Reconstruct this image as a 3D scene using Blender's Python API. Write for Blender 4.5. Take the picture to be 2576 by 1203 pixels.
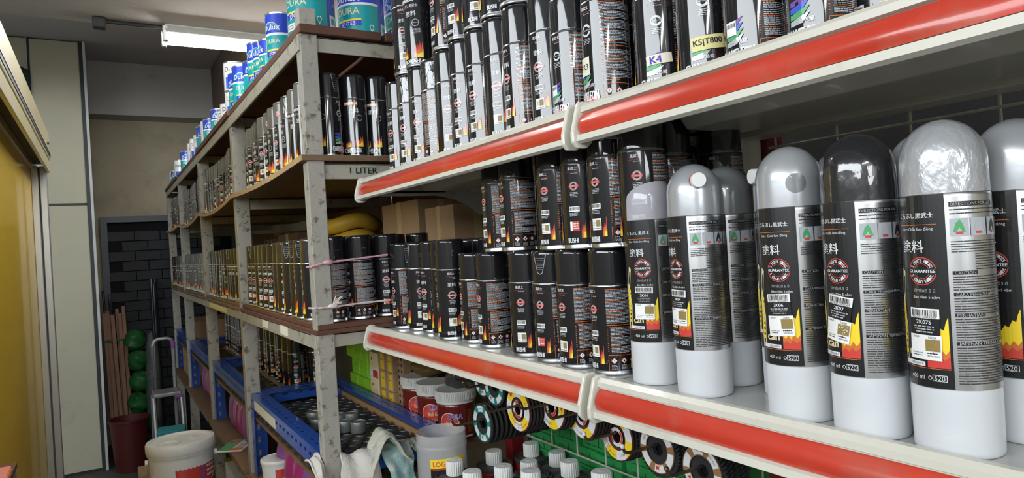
import bpy, math, random
from mathutils import Vector, Matrix
from mathutils.geometry import tessellate_polygon

for _o in list(bpy.data.objects):
    bpy.data.objects.remove(_o)
SC = bpy.context.scene
COL = SC.collection
PI = math.pi

# ------------------------------------------------------------------ camera
FPX, YAW, ROLL, CAMH, V0 = 1690.0, math.radians(31.3), math.atan(0.06), 1.5, 7.0
cam_d = bpy.data.cameras.new('camera')
cam_d.sensor_width = 36.0
cam_d.lens = FPX / 2576.0 * 36.0
cam_d.clip_start = 0.02
cam = bpy.data.objects.new('camera', cam_d)
COL.objects.link(cam)
cam.matrix_world = (Matrix.Translation((0, 0, CAMH)) @ Matrix.Rotation(-YAW, 4, 'Z')
                    @ Matrix.Rotation(PI / 2 + math.atan(V0 / FPX), 4, 'X') @ Matrix.Rotation(-ROLL, 4, 'Z'))
SC.camera = cam

# ------------------------------------------------------------------ world, exposure
SC.view_settings.view_transform = 'Standard'
SC.view_settings.look = 'None'
SC.view_settings.gamma = 1.0
SC.view_settings.use_curve_mapping = False
SC.view_settings.exposure = -0.5
world = bpy.data.worlds.new('world')
SC.world = world
world.use_nodes = True
world.node_tree.nodes['Background'].inputs[0].default_value = (0.90, 0.96, 1.0, 1)     # overcast daylight outside the shop window
world.node_tree.nodes['Background'].inputs[1].default_value = 16.0
WY0, WY1, WZ0, WZ1 = -2.8, 1.9, 2.05, 3.05              # shop window in the left wall, beside the camera
FX0, FX1 = -2.0, 0.35                                  # second shop window, in the wall behind the camera
for _nm, _sx, _sy, _m in (('window_portal', WZ1 - WZ0, WY1 - WY0, Matrix.Translation((-2.58, (WY0 + WY1) / 2, (WZ0 + WZ1) / 2)) @ Matrix.Rotation(-PI / 2, 4, 'Y')),
                          ('window_portal', FX1 - FX0, WZ1 - WZ0, Matrix.Translation(((FX0 + FX1) / 2, -4.68, (WZ0 + WZ1) / 2)) @ Matrix.Rotation(PI / 2, 4, 'X'))):
    _pl = bpy.data.lights.new(_nm, 'AREA')             # sampling portal in a window, gives no light of its own
    _pl.shape = 'RECTANGLE'
    _pl.size, _pl.size_y = _sx, _sy
    _pl.cycles.is_portal = True
    _po = bpy.data.objects.new(_nm, _pl)
    COL.objects.link(_po)
    _po.matrix_world = _m
TUBE_POWER = 100.0


# ------------------------------------------------------------------ calibration helper: photo pixel + one known plane -> point of the place
def ray(px, py):
    n = math.sqrt(1.0036)
    dx, dy = px - 1288, py - 601.5
    u = (dx - 0.06 * dy) / n / FPX
    v = ((0.06 * dx + dy) / n - V0) / FPX
    s, c = math.sin(YAW), math.cos(YAW)
    return (s + u * c, c - u * s, -v)


def at(px, py, X=None, Y=None, Z=None):
    d = ray(px, py)
    t = X / d[0] if X is not None else Y / d[1] if Y is not None else (Z - CAMH) / d[2]
    return Vector((d[0] * t, d[1] * t, d[2] * t + CAMH))


def ratio(px, py):
    d = ray(px, py)
    return d[0] / d[1]


def ordn(n):
    n = max(1, n)
    w = ['first', 'second', 'third', 'fourth', 'fifth', 'sixth', 'seventh', 'eighth', 'ninth', 'tenth', 'eleventh', 'twelfth',
         'thirteenth', 'fourteenth', 'fifteenth', 'sixteenth', 'seventeenth', 'eighteenth', 'nineteenth']
    if n <= 19:
        return w[n - 1]
    tens = {2: 'twenty', 3: 'thirty', 4: 'forty', 5: 'fifty', 6: 'sixty'}
    tenth = {2: 'twentieth', 3: 'thirtieth', 4: 'fortieth', 5: 'fiftieth', 6: 'sixtieth'}
    return tenth[n // 10] if n % 10 == 0 else tens[n // 10] + '-' + w[n % 10 - 1]


# ------------------------------------------------------------------ materials
MATS = {}


def mat(name, col, rough=0.5, metal=0.0, coat=0.0, spec=0.5, var=0.12, vscale=30.0, bump=0.0, bscale=200.0, bstretch=(1, 1, 1),
        col2=None, c2lo=0.5, c2hi=0.6, c2scale=20.0, emit=0.0, trans=0.0, sss=0.0, coat_rough=0.05, ior=1.45, alpha=1.0):
    m = bpy.data.materials.new(name)
    m.use_nodes = True
    nt = m.node_tree
    b = nt.nodes['Principled BSDF']
    N = nt.nodes.new
    L = nt.links.new
    b.inputs['Roughness'].default_value = rough
    b.inputs['Metallic'].default_value = metal
    b.inputs['Coat Weight'].default_value = coat
    b.inputs['Coat Roughness'].default_value = coat_rough
    b.inputs['Coat IOR'].default_value = 1.62 if coat >= .9 else 1.5
    b.inputs['Specular IOR Level'].default_value = spec
    b.inputs['IOR'].default_value = ior
    b.inputs['Transmission Weight'].default_value = trans
    b.inputs['Alpha'].default_value = alpha
    if sss:
        b.inputs['Subsurface Weight'].default_value = sss
        b.inputs['Subsurface Radius'].default_value = (0.01, 0.01, 0.01)
        b.inputs['Subsurface Scale'].default_value = 1.0
    tc = N('ShaderNodeTexCoord')
    nz = N('ShaderNodeTexNoise')
    nz.inputs['Scale'].default_value = vscale
    nz.inputs['Detail'].default_value = 4.0
    L(tc.outputs['Object'], nz.inputs['Vector'])
    mx = N('ShaderNodeMix')
    mx.data_type = 'RGBA'
    lo = tuple(c * (1 - var) for c in col) + (1,)
    hi = tuple(min(1, c * (1 + var)) for c in col) + (1,)
    mx.inputs[6].default_value = lo
    mx.inputs[7].default_value = hi
    L(nz.outputs['Fac'], mx.inputs[0])
    out = mx.outputs[2]
    if col2 is not None:
        n2 = N('ShaderNodeTexNoise')
        n2.inputs['Scale'].default_value = c2scale
        n2.inputs['Detail'].default_value = 8.0
        n2.inputs['Roughness'].default_value = 0.65
        L(tc.outputs['Object'], n2.inputs['Vector'])
        mr = N('ShaderNodeMapRange')
        mr.inputs[1].default_value = c2lo
        mr.inputs[2].default_value = c2hi
        L(n2.outputs['Fac'], mr.inputs[0])
        m2 = N('ShaderNodeMix')
        m2.data_type = 'RGBA'
        L(mr.outputs[0], m2.inputs[0])
        L(out, m2.inputs[6])
        m2.inputs[7].default_value = tuple(col2) + (1,)
        out = m2.outputs[2]
    L(out, b.inputs['Base Color'])
    if emit:
        b.inputs['Emission Color'].default_value = tuple(col) + (1,)
        b.inputs['Emission Strength'].default_value = emit
    if bump:
        mp = N('ShaderNodeMapping')
        mp.inputs['Scale'].default_value = bstretch
        n3 = N('ShaderNodeTexNoise')
        n3.inputs['Scale'].default_value = bscale
        n3.inputs['Detail'].default_value = 3.0
        L(tc.outputs['Object'], mp.inputs['Vector'])
        L(mp.outputs[0], n3.inputs['Vector'])
        bp = N('ShaderNodeBump')
        bp.inputs['Strength'].default_value = bump
        bp.inputs['Distance'].default_value = 0.002
        L(n3.outputs['Fac'], bp.inputs['Height'])
        L(bp.outputs[0], b.inputs['Normal'])
        if coat:
            L(bp.outputs[0], b.inputs['Coat Normal'])
    MATS[name] = m
    return m


mat('blk_body', (0.010, 0.010, 0.012), 0.3, coat=1.0, coat_rough=0.045, spec=.08)
mat('blk_cap', (0.011, 0.011, 0.013), 0.3, coat=1.0, coat_rough=0.045, spec=.08, bump=0.12, bscale=60, bstretch=(1, 1, .25))
mat('blk_wrap', (0.014, 0.014, 0.016), 0.22, coat=1.0, coat_rough=0.06, bump=0.9, bscale=110, bstretch=(1, 1, .35))
mat('olive_reflect_cap', (0.10, 0.098, 0.085), 0.3, coat=0.5, coat_rough=0.15)  # olive tone of a reflection, painted into the cap colour
mat('tab_line', (0.35, 0.36, 0.37), 0.25)
mat('steel', (0.62, 0.63, 0.64), 0.28, metal=1.0, var=.05)
mat('tin_lid', (0.25, 0.25, 0.26), 0.32, metal=0.8, var=.2, bump=.1, bscale=80)
mat('brushed', (0.60, 0.60, 0.60), 0.34, metal=1.0, var=.08, bump=0.06, bscale=60, bstretch=(6, 6, .1))
mat('t_white', (0.72, 0.74, 0.76), 0.4, coat=.9, spec=.15, var=.03)
mat('t_grey', (0.42, 0.44, 0.47), 0.4, coat=.9, spec=.15, var=.05)
mat('t_orange', (0.62, 0.16, 0.04), 0.4, coat=.9, spec=.15, var=.05)
mat('t_red', (0.58, 0.06, 0.045), 0.4, coat=.9, spec=.15, var=.05)
mat('t_pink', (0.72, 0.22, 0.20), 0.4, coat=.9, spec=.15, var=.05)
mat('t_black', (0.012, 0.012, 0.013), 0.3, coat=.4, var=.05)
mat('t_dark', (0.035, 0.034, 0.036), 0.35, coat=.2, var=.05)
mat('t_gold', (0.27, 0.19, 0.06), 0.45, var=.15, vscale=400)
mat('t_yellow', (0.85, 0.62, 0.03), 0.35, coat=.3, var=.05)
mat('t_green', (0.08, 0.35, 0.14), 0.35, var=.05)
mat('t_blue', (0.04, 0.10, 0.55), 0.35, var=.05)
mat('t_purple', (0.16, 0.06, 0.30), 0.35, var=.05)
mat('sticker', (0.80, 0.80, 0.78), 0.5, var=.03)
mat('paper_yel', (0.72, 0.66, 0.30), 0.6, var=.05)
mat('paper_cream', (0.74, 0.70, 0.55), 0.6, var=.05)
mat('white_cup', (0.61, 0.625, 0.65), 0.32, sss=.25, coat=.3, var=.03, vscale=20)
mat('dome_silver', (0.42, 0.43, 0.45), 0.3, metal=.35, coat=.9, coat_rough=.08, var=.05, bump=.10, bscale=50)
mat('dome_silver_wrap', (0.42, 0.43, 0.45), 0.3, metal=.3, coat=1, coat_rough=.05, var=.05, bump=.75, bscale=120, bstretch=(1, 1, .5))
mat('dome_grey', (0.20, 0.21, 0.21), 0.3, metal=.3, coat=.9, var=.05)
mat('dome_black', (0.016, 0.016, 0.018), 0.2, coat=1, coat_rough=.05, bump=.45, bscale=70, bstretch=(1, 1, .5))
mat('dome_clear', (0.62, 0.60, 0.66), 0.12, coat=.8, alpha=.62, bump=.3, bscale=70, bstretch=(1, 1, .5))
mat('nozzle_red', (0.5, 0.04, 0.06), 0.4)
mat('nozzle_pink', (0.55, 0.25, 0.38), 0.4)
mat('shelf_cream', (0.62, 0.60, 0.52), 0.35, coat=.3, var=.06, vscale=12, col2=(.36, .34, .28), c2lo=.58, c2hi=.85, c2scale=9)
mat('shelf_top', (0.47, 0.48, 0.46), 0.3, coat=.3, var=.06, vscale=10, col2=(.35, .34, .29), c2lo=.57, c2hi=.85, c2scale=11)
mat('strip_red', (0.50, 0.040, 0.02), 0.3, coat=.5, coat_rough=.08, var=.2, vscale=6, bump=.25, bscale=14, bstretch=(1, .4, 1),
    col2=(.40, .12, .08), c2lo=.55, c2hi=.8, c2scale=8)
mat('upright_red', (0.16, 0.012, 0.014), 0.4)
mat('wire', (0.50, 0.49, 0.42), 0.35, metal=.2)
mat('hook', (0.12, 0.10, 0.08), 0.4, metal=.8, col2=(.18, .09, .05), c2scale=60)
mat('panel_black', (0.012, 0.012, 0.013), 0.6)
mat('rack_paint', (0.35, 0.335, 0.29), 0.5, var=.15, vscale=8, col2=(.11, .09, .065), c2lo=.55, c2hi=.66, c2scale=40, bump=.5, bscale=90)
mat('rack_rail', (0.34, 0.325, 0.27), 0.5, var=.2, vscale=7, col2=(.14, .115, .08), c2lo=.55, c2hi=.7, c2scale=24, bump=.4, bscale=90)
mat('plank_red', (0.10, 0.042, 0.026), 0.65, var=.35, vscale=14, bump=.4, bscale=60, bstretch=(4, .3, 4))
mat('ply_edge', (0.40, 0.27, 0.14), 0.7, var=.2, vscale=20, bump=.3, bscale=80)
mat('ply', (0.17, 0.105, 0.055), 0.6, var=.25, vscale=14, bump=.3, bscale=50, bstretch=(4, .3, 4), col2=(.12, .07, .04), c2lo=.5, c2hi=.7)
mat('blue_steel', (0.018, 0.075, 0.36), 0.33, coat=.4, var=.15, vscale=8, col2=(.22, .26, .36), c2lo=.68, c2hi=.8, c2scale=40)
mat('cardboard', (0.34, 0.215, 0.115), 0.75, var=.12, vscale=10, bump=.15, bscale=60)
mat('cardboard_dk', (0.20, 0.13, 0.075), 0.8, var=.15, vscale=10)
mat('carton_tape', (0.42, 0.30, 0.14), 0.3)
mat('hole_dark', (0.02, 0.016, 0.012), 0.9)
mat('lime', (0.24, 0.56, 0.03), 0.45, var=.08)
mat('lime_dk', (0.15, 0.36, 0.02), 0.45, var=.08)
mat('box_red', (0.45, 0.03, 0.04), 0.45)
mat('box_cream', (0.68, 0.60, 0.36), 0.5)
mat('box_yellow', (0.74, 0.50, 0.03), 0.45)
mat('jar_red', (0.13, 0.012, 0.010), 0.25, coat=.7)
mat('jar_lid', (0.62, 0.62, 0.58), 0.45, var=.1)
mat('bag_dark', (0.05, 0.05, 0.055), 0.25, coat=.6, bump=1, bscale=60)
mat('bag_brown', (0.17, 0.10, 0.03), 0.4, bump=.8, bscale=50)
mat('disc_black', (0.022, 0.022, 0.023), 0.75, bump=.5, bscale=900)
mat('disc_maroon', (0.075, 0.016, 0.018), 0.7, bump=.4, bscale=700)
mat('disc_teal', (0.01, 0.22, 0.19), 0.4)
mat('disc_brown', (0.28, 0.15, 0.06), 0.45)
mat('green_box', (0.02, 0.24, 0.06), 0.45, var=.2, vscale=12)
mat('white_plastic', (0.74, 0.75, 0.73), 0.4, sss=.08, var=.04)
mat('tin_dark', (0.10, 0.10, 0.10), 0.4, metal=.5, var=.2)
mat('tin_red', (0.45, 0.05, 0.03), 0.35, coat=.4)
mat('clear_jar', (0.60, 0.60, 0.59), 0.3, alpha=.38, var=.05, coat=.3)
mat('small_tin', (0.085, 0.083, 0.08), 0.35, metal=.6, var=.3)
mat('small_tin_grey', (0.20, 0.215, 0.20), 0.4, metal=.4, var=.2)
mat('rag_white', (0.60, 0.57, 0.52), 0.95, var=.15, vscale=9, bump=1, bscale=500, col2=(.62, .36, .33), c2lo=.56, c2hi=.75, c2scale=10)
mat('rag_cream', (0.55, 0.55, 0.46), 0.95, var=.15, vscale=9, bump=1, bscale=500, col2=(.16, .30, .30), c2lo=.52, c2hi=.62, c2scale=9)
mat('rag_teal', (0.22, 0.36, 0.36), 0.95, var=.2, vscale=20, bump=1, bscale=500, col2=(.52, .55, .50), c2lo=.5, c2hi=.62, c2scale=22)
mat('string_pink', (0.66, 0.36, 0.42), 0.6)
mat('string_white', (0.70, 0.62, 0.60), 0.6)
mat('plaster', (0.50, 0.495, 0.48), 0.85, var=.08, vscale=3, bump=.6, bscale=60, col2=(.36, .345, .32), c2lo=.58, c2hi=.8, c2scale=5)
mat('ceiling_paint', (0.46, 0.455, 0.47), 0.85, var=.08, vscale=3, bump=.3, bscale=40)
mat('wall_beige', (0.42, 0.375, 0.27), 0.85, var=.1, vscale=2.5, col2=(.30, .26, .185), c2lo=.52, c2hi=.75, c2scale=3)
mat('wall_brown', (0.24, 0.185, 0.155), 0.85, var=.1, vscale=3)
mat('panel_cream', (0.55, 0.54, 0.42), 0.6, var=.07, vscale=4, col2=(.40, .38, .28), c2lo=.6, c2hi=.8, c2scale=3.5)
mat('joint_dark', (0.03, 0.035, 0.04), 0.5)
mat('joint_white', (0.62, 0.66, 0.66), 0.4)
mat('brick_dark', (0.020, 0.022, 0.027), 0.6, var=.3, vscale=6)
mat('mortar_dark', (0.006, 0.006, 0.008), 0.9)
mat('frame_grey', (0.10, 0.11, 0.13), 0.5)
mat('floor_dark', (0.085, 0.082, 0.078), 0.6, var=.25, vscale=5, col2=(.04, .038, .035), c2lo=.5, c2hi=.7, c2scale=6)
mat('yellow_panel', (0.86, 0.56, 0.008), 0.28, coat=.3, var=.05, vscale=3, col2=(.50, .34, .02), c2lo=.62, c2hi=.85, c2scale=3)
mat('alu', (0.62, 0.63, 0.63), 0.35, metal=.6, var=.05)
mat('cream_metal', (0.62, 0.56, 0.33), 0.4, coat=.3, var=.07, vscale=4)
mat('track_dark', (0.03, 0.028, 0.024), 0.6)
mat('pipe_white', (0.60, 0.60, 0.57), 0.5)
mat('cloth_green', (0.012, 0.04, 0.03), 0.8)
mat('tube_glow', (1.0, 0.99, 0.95), 0.3, emit=TUBE_POWER, var=0)
mat('batten', (0.66, 0.66, 0.62), 0.4)
mat('black_plastic', (0.02, 0.02, 0.022), 0.5)
mat('timber', (0.32, 0.18, 0.12), 0.75, var=.25, vscale=10, bump=.3, bscale=40, bstretch=(4, 4, .3))
mat('net_green', (0.012, 0.095, 0.022), 0.5, var=.3, bump=.6, bscale=150)
mat('film_clear', (0.22, 0.24, 0.24), 0.2, alpha=.35, coat=.5, bump=.8, bscale=60)
mat('bin_red', (0.075, 0.008, 0.008), 0.5)
mat('ladder_grey', (0.30, 0.30, 0.31), 0.4, metal=.5)
mat('purple_pl', (0.23, 0.08, 0.30), 0.5)
mat('pipe_black', (0.02, 0.022, 0.026), 0.35, coat=.4)
mat('teal_box', (0.03, 0.28, 0.34), 0.5)
mat('ice_white', (0.58, 0.68, 0.74), 0.5)
mat('yellow_pl', (0.70, 0.52, 0.02), 0.45)
mat('magenta', (0.33, 0.02, 0.16), 0.35, coat=.5, var=.3, vscale=20, bump=.4, bscale=40)
mat('dulux_teal', (0.0, 0.30, 0.33), 0.3, coat=.5, var=.05)
mat('dulux_blue', (0.012, 0.045, 0.46), 0.3, coat=.5, var=.05)
mat('dulux_white', (0.72, 0.73, 0.74), 0.3, coat=.5, var=.03)
mat('ink_green', (0.05, 0.10, 0.075), 0.6)
mat('ink_blue', (0.05, 0.03, 0.45), 0.6)
mat('ink_black', (0.015, 0.015, 0.02), 0.6)
mat('mag_dark', (0.10, 0.03, 0.04), 0.3, coat=.6)
mat('roll_yellow', (0.55, 0.33, 0.03), 0.5, bump=.5, bscale=30)


# ------------------------------------------------------------------ mesh helpers
def new_mesh(name, v, f, mi, mats, smooth=True, angle=0.7):
    me = bpy.data.meshes.new(name)
    me.from_pydata([tuple(p) for p in v], [], f)
    for k in mats:
        me.materials.append(MATS[k])
    if mi and len(mats) > 1:
        me.polygons.foreach_set('material_index', mi)
    if smooth:
        me.polygons.foreach_set('use_smooth', [True] * len(me.polygons))
        me.set_sharp_from_angle(angle=angle)
    me.update()
    return me


def inst(name, me, parent=None, loc=None, rz=0):
    o = bpy.data.objects.new(name, me)
    COL.objects.link(o)
    if parent is not None:
        o.parent = parent
    if loc is not None:
        o.location = loc
    if rz:
        o.rotation_euler = (0, 0, rz)
    return o


def tag(o, label=None, cat=None, group=None, kind=None):
    if label:
        o['label'] = label
    if cat:
        o['category'] = cat
    if group:
        o['group'] = group
    if kind:
        o['kind'] = kind
    return o


def thing(name, label, cat, loc=(0, 0, 0), rz=0, group=None):
    o = bpy.data.objects.new(name, None)
    COL.objects.link(o)
    o.empty_display_size = 0.02
    o.location = loc
    o.rotation_euler = (0, 0, rz)
    return tag(o, label, cat, group)


class MB:
    def __init__(s):
        s.v, s.f, s.m = [], [], []

    def add(s, v, f, mi=0):
        n = len(s.v)
        s.v += [tuple(p) for p in v]
        s.f += [tuple(i + n for i in q) for q in f]
        s.m += [mi] * len(f)
        return s

    def box(s, x0, x1, y0, y1, z0, z1, mi=0, M=None):
        v = [Vector((x, y, z)) for z in (z0, z1) for y in (y0, y1) for x in (x0, x1)]
        if M is not None:
            v = [M @ p for p in v]
        return s.add(v, [(0, 2, 3, 1), (4, 5, 7, 6), (0, 1, 5, 4), (2, 6, 7, 3), (0, 4, 6, 2), (1, 3, 7, 5)], mi)

    def lathe(s, prof, n=32, mis=None, c=(0, 0, 0), axis='Z'):
        v, rows = [], []
        for r, z in prof:
            if r < 1e-6:
                rows.append([len(v)])
                v.append((0, 0, z))
            else:
                rows.append(list(range(len(v), len(v) + n)))
                v += [(r * math.cos(2 * PI * k / n), r * math.sin(2 * PI * k / n), z) for k in range(n)]
        if axis == 'X':
            v = [(z, y, x) for x, y, z in v]
        if axis == 'Y':
            v = [(x, z, y) for x, y, z in v]
        v = [(p[0] + c[0], p[1] + c[1], p[2] + c[2]) for p in v]
        for i in range(len(prof) - 1):
            a, b = rows[i], rows[i + 1]
            f = []
            if len(a) == 1 and len(b) == 1:
                continue
            for k in range(n):
                j = (k + 1) % n
                if len(a) == 1:
                    f.append((a[0], b[j], b[k]))
                elif len(b) == 1:
                    f.append((a[k], a[j], b[0]))
                else:
                    f.append((a[k], a[j], b[j], b[k]))
            if axis in 'XY':
                f = [q[::-1] for q in f]
            nv = len(s.v)
            s.f += [tuple(q + nv for q in g) for g in f]
            s.m += [(mis[i] if mis else 0)] * len(f)
        s.v += v
        return s

    def tube(s, path, r, n=8, mi=0, cap=True):
        path = [Vector(p) for p in path]
        v, f = [], []
        up = Vector((0, 0, 1))
        for i, p in enumerate(path):
            d = (path[min(i + 1, len(path) - 1)] - path[max(i - 1, 0)]).normalized()
            a = d.cross(up)
            if a.length < 1e-3:
                a = d.cross(Vector((1, 0, 0)))
            a.normalize()
            b = d.cross(a)
            rr = r[i] if isinstance(r, (list, tuple)) else r
            v += [p + a * rr * math.cos(2 * PI * k / n) + b * rr * math.sin(2 * PI * k / n) for k in range(n)]
        for i in range(len(path) - 1):
            for k in range(n):
                j = (k + 1) % n
                f.append((i * n + k, i * n + j, (i + 1) * n + j, (i + 1) * n + k))
        if cap:
            f.append(tuple(range(n))[::-1])
            f.append(tuple(range((len(path) - 1) * n, len(path) * n)))
        return s.add(v, f, mi)

    def prism(s, poly, a0, a1, plane='XZ', mi=0):
        n = len(poly)

        def P3(p, a):
            return (p[0], a, p[1]) if plane == 'XZ' else (a, p[0], p[1]) if plane == 'YZ' else (p[0], p[1], a)
        v = [P3(p, a0) for p in poly] + [P3(p, a1) for p in poly]
        tr = tessellate_polygon([[Vector((p[0], p[1], 0)) for p in poly]])
        f = [tuple(t) for t in tr] + [tuple(i + n for i in t[::-1]) for t in tr]
        f += [(i, (i + 1) % n, (i + 1) % n + n, i + n) for i in range(n)]
        return s.add(v, f, mi)

    def mesh(s, name, mats, smooth=True, angle=0.7):
        return new_mesh(name, s.v, s.f, s.m, mats if isinstance(mats, (list, tuple)) else [mats], smooth, angle)

    def build(s, name, mats, parent=None, smooth=True, bevel=0, solid=0, seg=2, fix=True):
        me = s.mesh(name, mats, smooth)
        if fix:
            import bmesh
            bm = bmesh.new()
            bm.from_mesh(me)
            bmesh.ops.recalc_face_normals(bm, faces=bm.faces)
            bm.to_mesh(me)
            bm.free()
        o = inst(name, me, parent)
        if solid:
            md = o.modifiers.new('s', 'SOLIDIFY')
            md.thickness = solid
        if bevel:
            md = o.modifiers.new('b', 'BEVEL')
            md.width = bevel
            md.segments = seg
            md.limit_method = 'ANGLE'
        return o


# ------------------------------------------------------------------ print kit: flat print and lettering as thin geometry on a cylinder or a plane
_TXT = {}


def text_geo(st):
    if st in _TXT:
        return _TXT[st]
    cu = bpy.data.curves.new('txt', 'FONT')
    cu.body = st
    cu.resolution_u = 2
    cu.fill_mode = 'FRONT'
    o = bpy.data.objects.new('txt', cu)
    COL.objects.link(o)
    dg = bpy.context.evaluated_depsgraph_get()
    ev = o.evaluated_get(dg)
    me = ev.to_mesh()
    me.calc_loop_triangles()
    v = [(p.co.x, p.co.y) for p in me.vertices]
    f = [tuple(t.vertices) for t in me.loop_triangles]
    ev.to_mesh_clear()
    bpy.data.objects.remove(o)
    bpy.data.curves.remove(cu)
    if v:
        x0, x1 = min(p[0] for p in v), max(p[0] for p in v)
        y0, y1 = min(p[1] for p in v), max(p[1] for p in v)
        v = [(p[0] - (x0 + x1) / 2, p[1] - (y0 + y1) / 2) for p in v]
        _TXT[st] = (v, f, x1 - x0, y1 - y0)
    else:
        _TXT[st] = ([], [], 1, 1)
    return _TXT[st]


class Pr:
    """2-D print in millimetres (s across, h up), wrapped on a cylinder of radius r (metres) or left flat (facing -Y)."""

    def __init__(s, r=None, base=0.0004):
        s.r, s.base = r, base
        s.v, s.f, s.m = [], [], []
        s.T = (0, 0, 0)
        s.keys = []

    def k(s, key):
        if key not in s.keys:
            s.keys.append(key)
        return s.keys.index(key)

    def pt(s, p, lay):
        cx, cy, a = s.T
        x, y = p
        if a:
            x, y = x * math.cos(a) - y * math.sin(a), x * math.sin(a) + y * math.cos(a)
        x, y = (x + cx) * .001, (y + cy) * .001
        off = s.base + lay * 0.00018
        if s.r is None:
            return (x, -off, y)
        R = s.r + off
        return (R * math.sin(x / s.r), -R * math.cos(x / s.r), y)

    def raw(s, pts, faces, key, lay=0):
        n = len(s.v)
        s.v += [s.pt(p, lay) for p in pts]
        s.f += [tuple(i + n for i in q) for q in faces]
        s.m += [s.k(key)] * len(faces)

    def rect(s, x0, x1, y0, y1, key, lay=0):
        n = max(1, int(math.ceil((x1 - x0) / 4.0))) if s.r else 1
        pts = []
        for i in range(n + 1):
            x = x0 + (x1 - x0) * i / n
            pts += [(x, y0), (x, y1)]
        s.raw(pts, [(2 * i, 2 * i + 2, 2 * i + 3, 2 * i + 1) for i in range(n)], key, lay)

    def poly(s, pts, key, lay=0):
        tr = tessellate_polygon([[Vector((p[0], p[1], 0)) for p in pts]])
        s.raw(pts, [tuple(t) for t in tr], key, lay)

    def ring(s, cx, cy, r0, r1, key, lay=0, a0=0, a1=2 * PI, n=20):
        pts = []
        for i in range(n + 1):
            a = a0 + (a1 - a0) * i / n
            pts += [(cx + r0 * math.cos(a), cy + r0 * math.sin(a)), (cx + r1 * math.cos(a), cy + r1 * math.sin(a))]
        s.raw(pts, [(2 * i, 2 * i + 1, 2 * i + 3, 2 * i + 2) for i in range(n)], key, lay)

    def text(s, st, cx, cy, w, key, lay=1, h=None, rot=0, bold=0):
        v, f, tw, th = text_geo(st)
        k = w / tw
        ky = h / th if h else k
        c, q = math.cos(rot), math.sin(rot)
        for b in ([0] if not bold else [-bold, bold]):
            pts = [((p[0] * k + b) * c - p[1] * ky * q + cx, (p[0] * k + b) * q + p[1] * ky * c + cy) for p in v]
            s.raw(pts, f, key, lay)

    def arc_text(s, st, cx, cy, r, a_mid, da, size, key, lay=2, flip=False):
        n = len(st)
        for i, ch in enumerate(st):
            if ch == ' ':
                continue
            t = (i - (n - 1) / 2) * da
            a = a_mid + (t if flip else -t)
            s.text(ch, cx + r * math.cos(a), cy + r * math.sin(a), size * .62, key, lay, h=size, rot=a + (PI / 2 if flip else -PI / 2))

    def words(s, x0, x1, y, th, rng, key, lay=1, wl=(2, 7), gap=.7):
        x = x0
        while x < x1 - 1:
            w = min(rng.uniform(*wl), x1 - x)
            s.rect(x, x + w, y - th / 2, y + th / 2, key, lay)
            x += w + gap

    def fine(s, x0, x1, y0, y1, rng, key, head, pitch=2.0, th=1.0, indent=0):
        y = y1 - pitch / 2
        nxt = 0
        while y > y0:
            if nxt <= 0:
                s.words(x0, x0 + (x1 - x0) * rng.uniform(.2, .6), y, th, rng, head)
                nxt = rng.randint(3, 7)
            else:
                end = x1 if nxt > 1 else x0 + (x1 - x0) * rng.uniform(.3, .95)
                s.words(x0 + indent, end, y, th, rng, key)
                nxt -= 1
            y -= pitch

    def barcode(s, cx, cy, w, h, rng, key='t_black', lay=2):
        x = cx - w / 2
        while x < cx + w / 2:
            b = rng.choice([.3, .5, .8])
            s.rect(x, min(x + b, cx + w / 2), cy - h / 2, cy + h / 2, key, lay)
            x += b + rng.choice([.3, .45, .7])

    def skyline(s, y0, tops, key, lay=1):
        """filled shape from baseline y0 up to a jagged top line, in narrow columns so that it follows the curve"""
        pts = []
        for (xa, ya), (xb, yb) in zip(tops, tops[1:]):
            n = max(1, int(math.ceil((xb - xa) / 3.0)))
            for i in range(n):
                t = i / n
                pts.append((xa + (xb - xa) * t, ya + (yb - ya) * t))
        pts.append(tops[-1])
        v = []
        for x, y in pts:
            v += [(x, y0), (x, y)]
        s.raw(v, [(2 * i, 2 * i + 2, 2 * i + 3, 2 * i + 1) for i in range(len(pts) - 1)], key, lay)

    def flame(s, x0, x1, y0, y1, rng, lay=1):
        for key, sc, l in (('t_red', 1.0, 0), ('t_orange', .78, 1), ('t_yellow', .5, 2)):
            n = 10
            w, h = (x1 - x0), (y1 - y0) * sc
            xs = x0 + w * (1 - sc) * .8
            tops = [(xs, y0 + .3)]
            for i in range(1, n):
                tops.append((xs + (x1 - xs) * i / n, y0 + h * (rng.uniform(.6, 1.0) if i % 2 else rng.uniform(.35, .7)) * (.55 + .45 * i / n)))
            tops.append((x1, y0 + h * .8))
            s.skyline(y0, tops, key, lay + l)

    def diamond(s, cx, cy, r, mark, lay=1):
        s.poly([(cx - r, cy), (cx, cy - r), (cx + r, cy), (cx, cy + r)], 't_red', lay)
        q = r * .82
        s.poly([(cx - q, cy), (cx, cy - q), (cx + q, cy), (cx, cy + q)], 't_white', lay + 1)
        if mark == 0:
            s.rect(cx - .35, cx + .35, cy - .5, cy + 2, 't_black', lay + 2)
            s.rect(cx - .35, cx + .35, cy - 1.6, cy - .9, 't_black', lay + 2)
        elif mark == 1:
            s.poly([(cx - 1.2, cy - 1.4), (cx + 1.2, cy - 1.4), (cx + 1.1, cy), (cx + .2, cy + 2), (cx - .9, cy + .2)], 't_black', lay + 2)
        else:
            s.poly([(cx - 1.9, cy - .9), (cx - 1.5, cy - 1.3), (cx + 1.9, cy + .7), (cx + 1.5, cy + 1.2)], 't_black', lay + 2)

    def mesh(s, name):
        return new_mesh(name, s.v, s.f, s.m, s.keys, smooth=False)


def face_cam(x, y, phi=0.0):
    return math.atan2(-x, y) + math.radians(phi)


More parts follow.
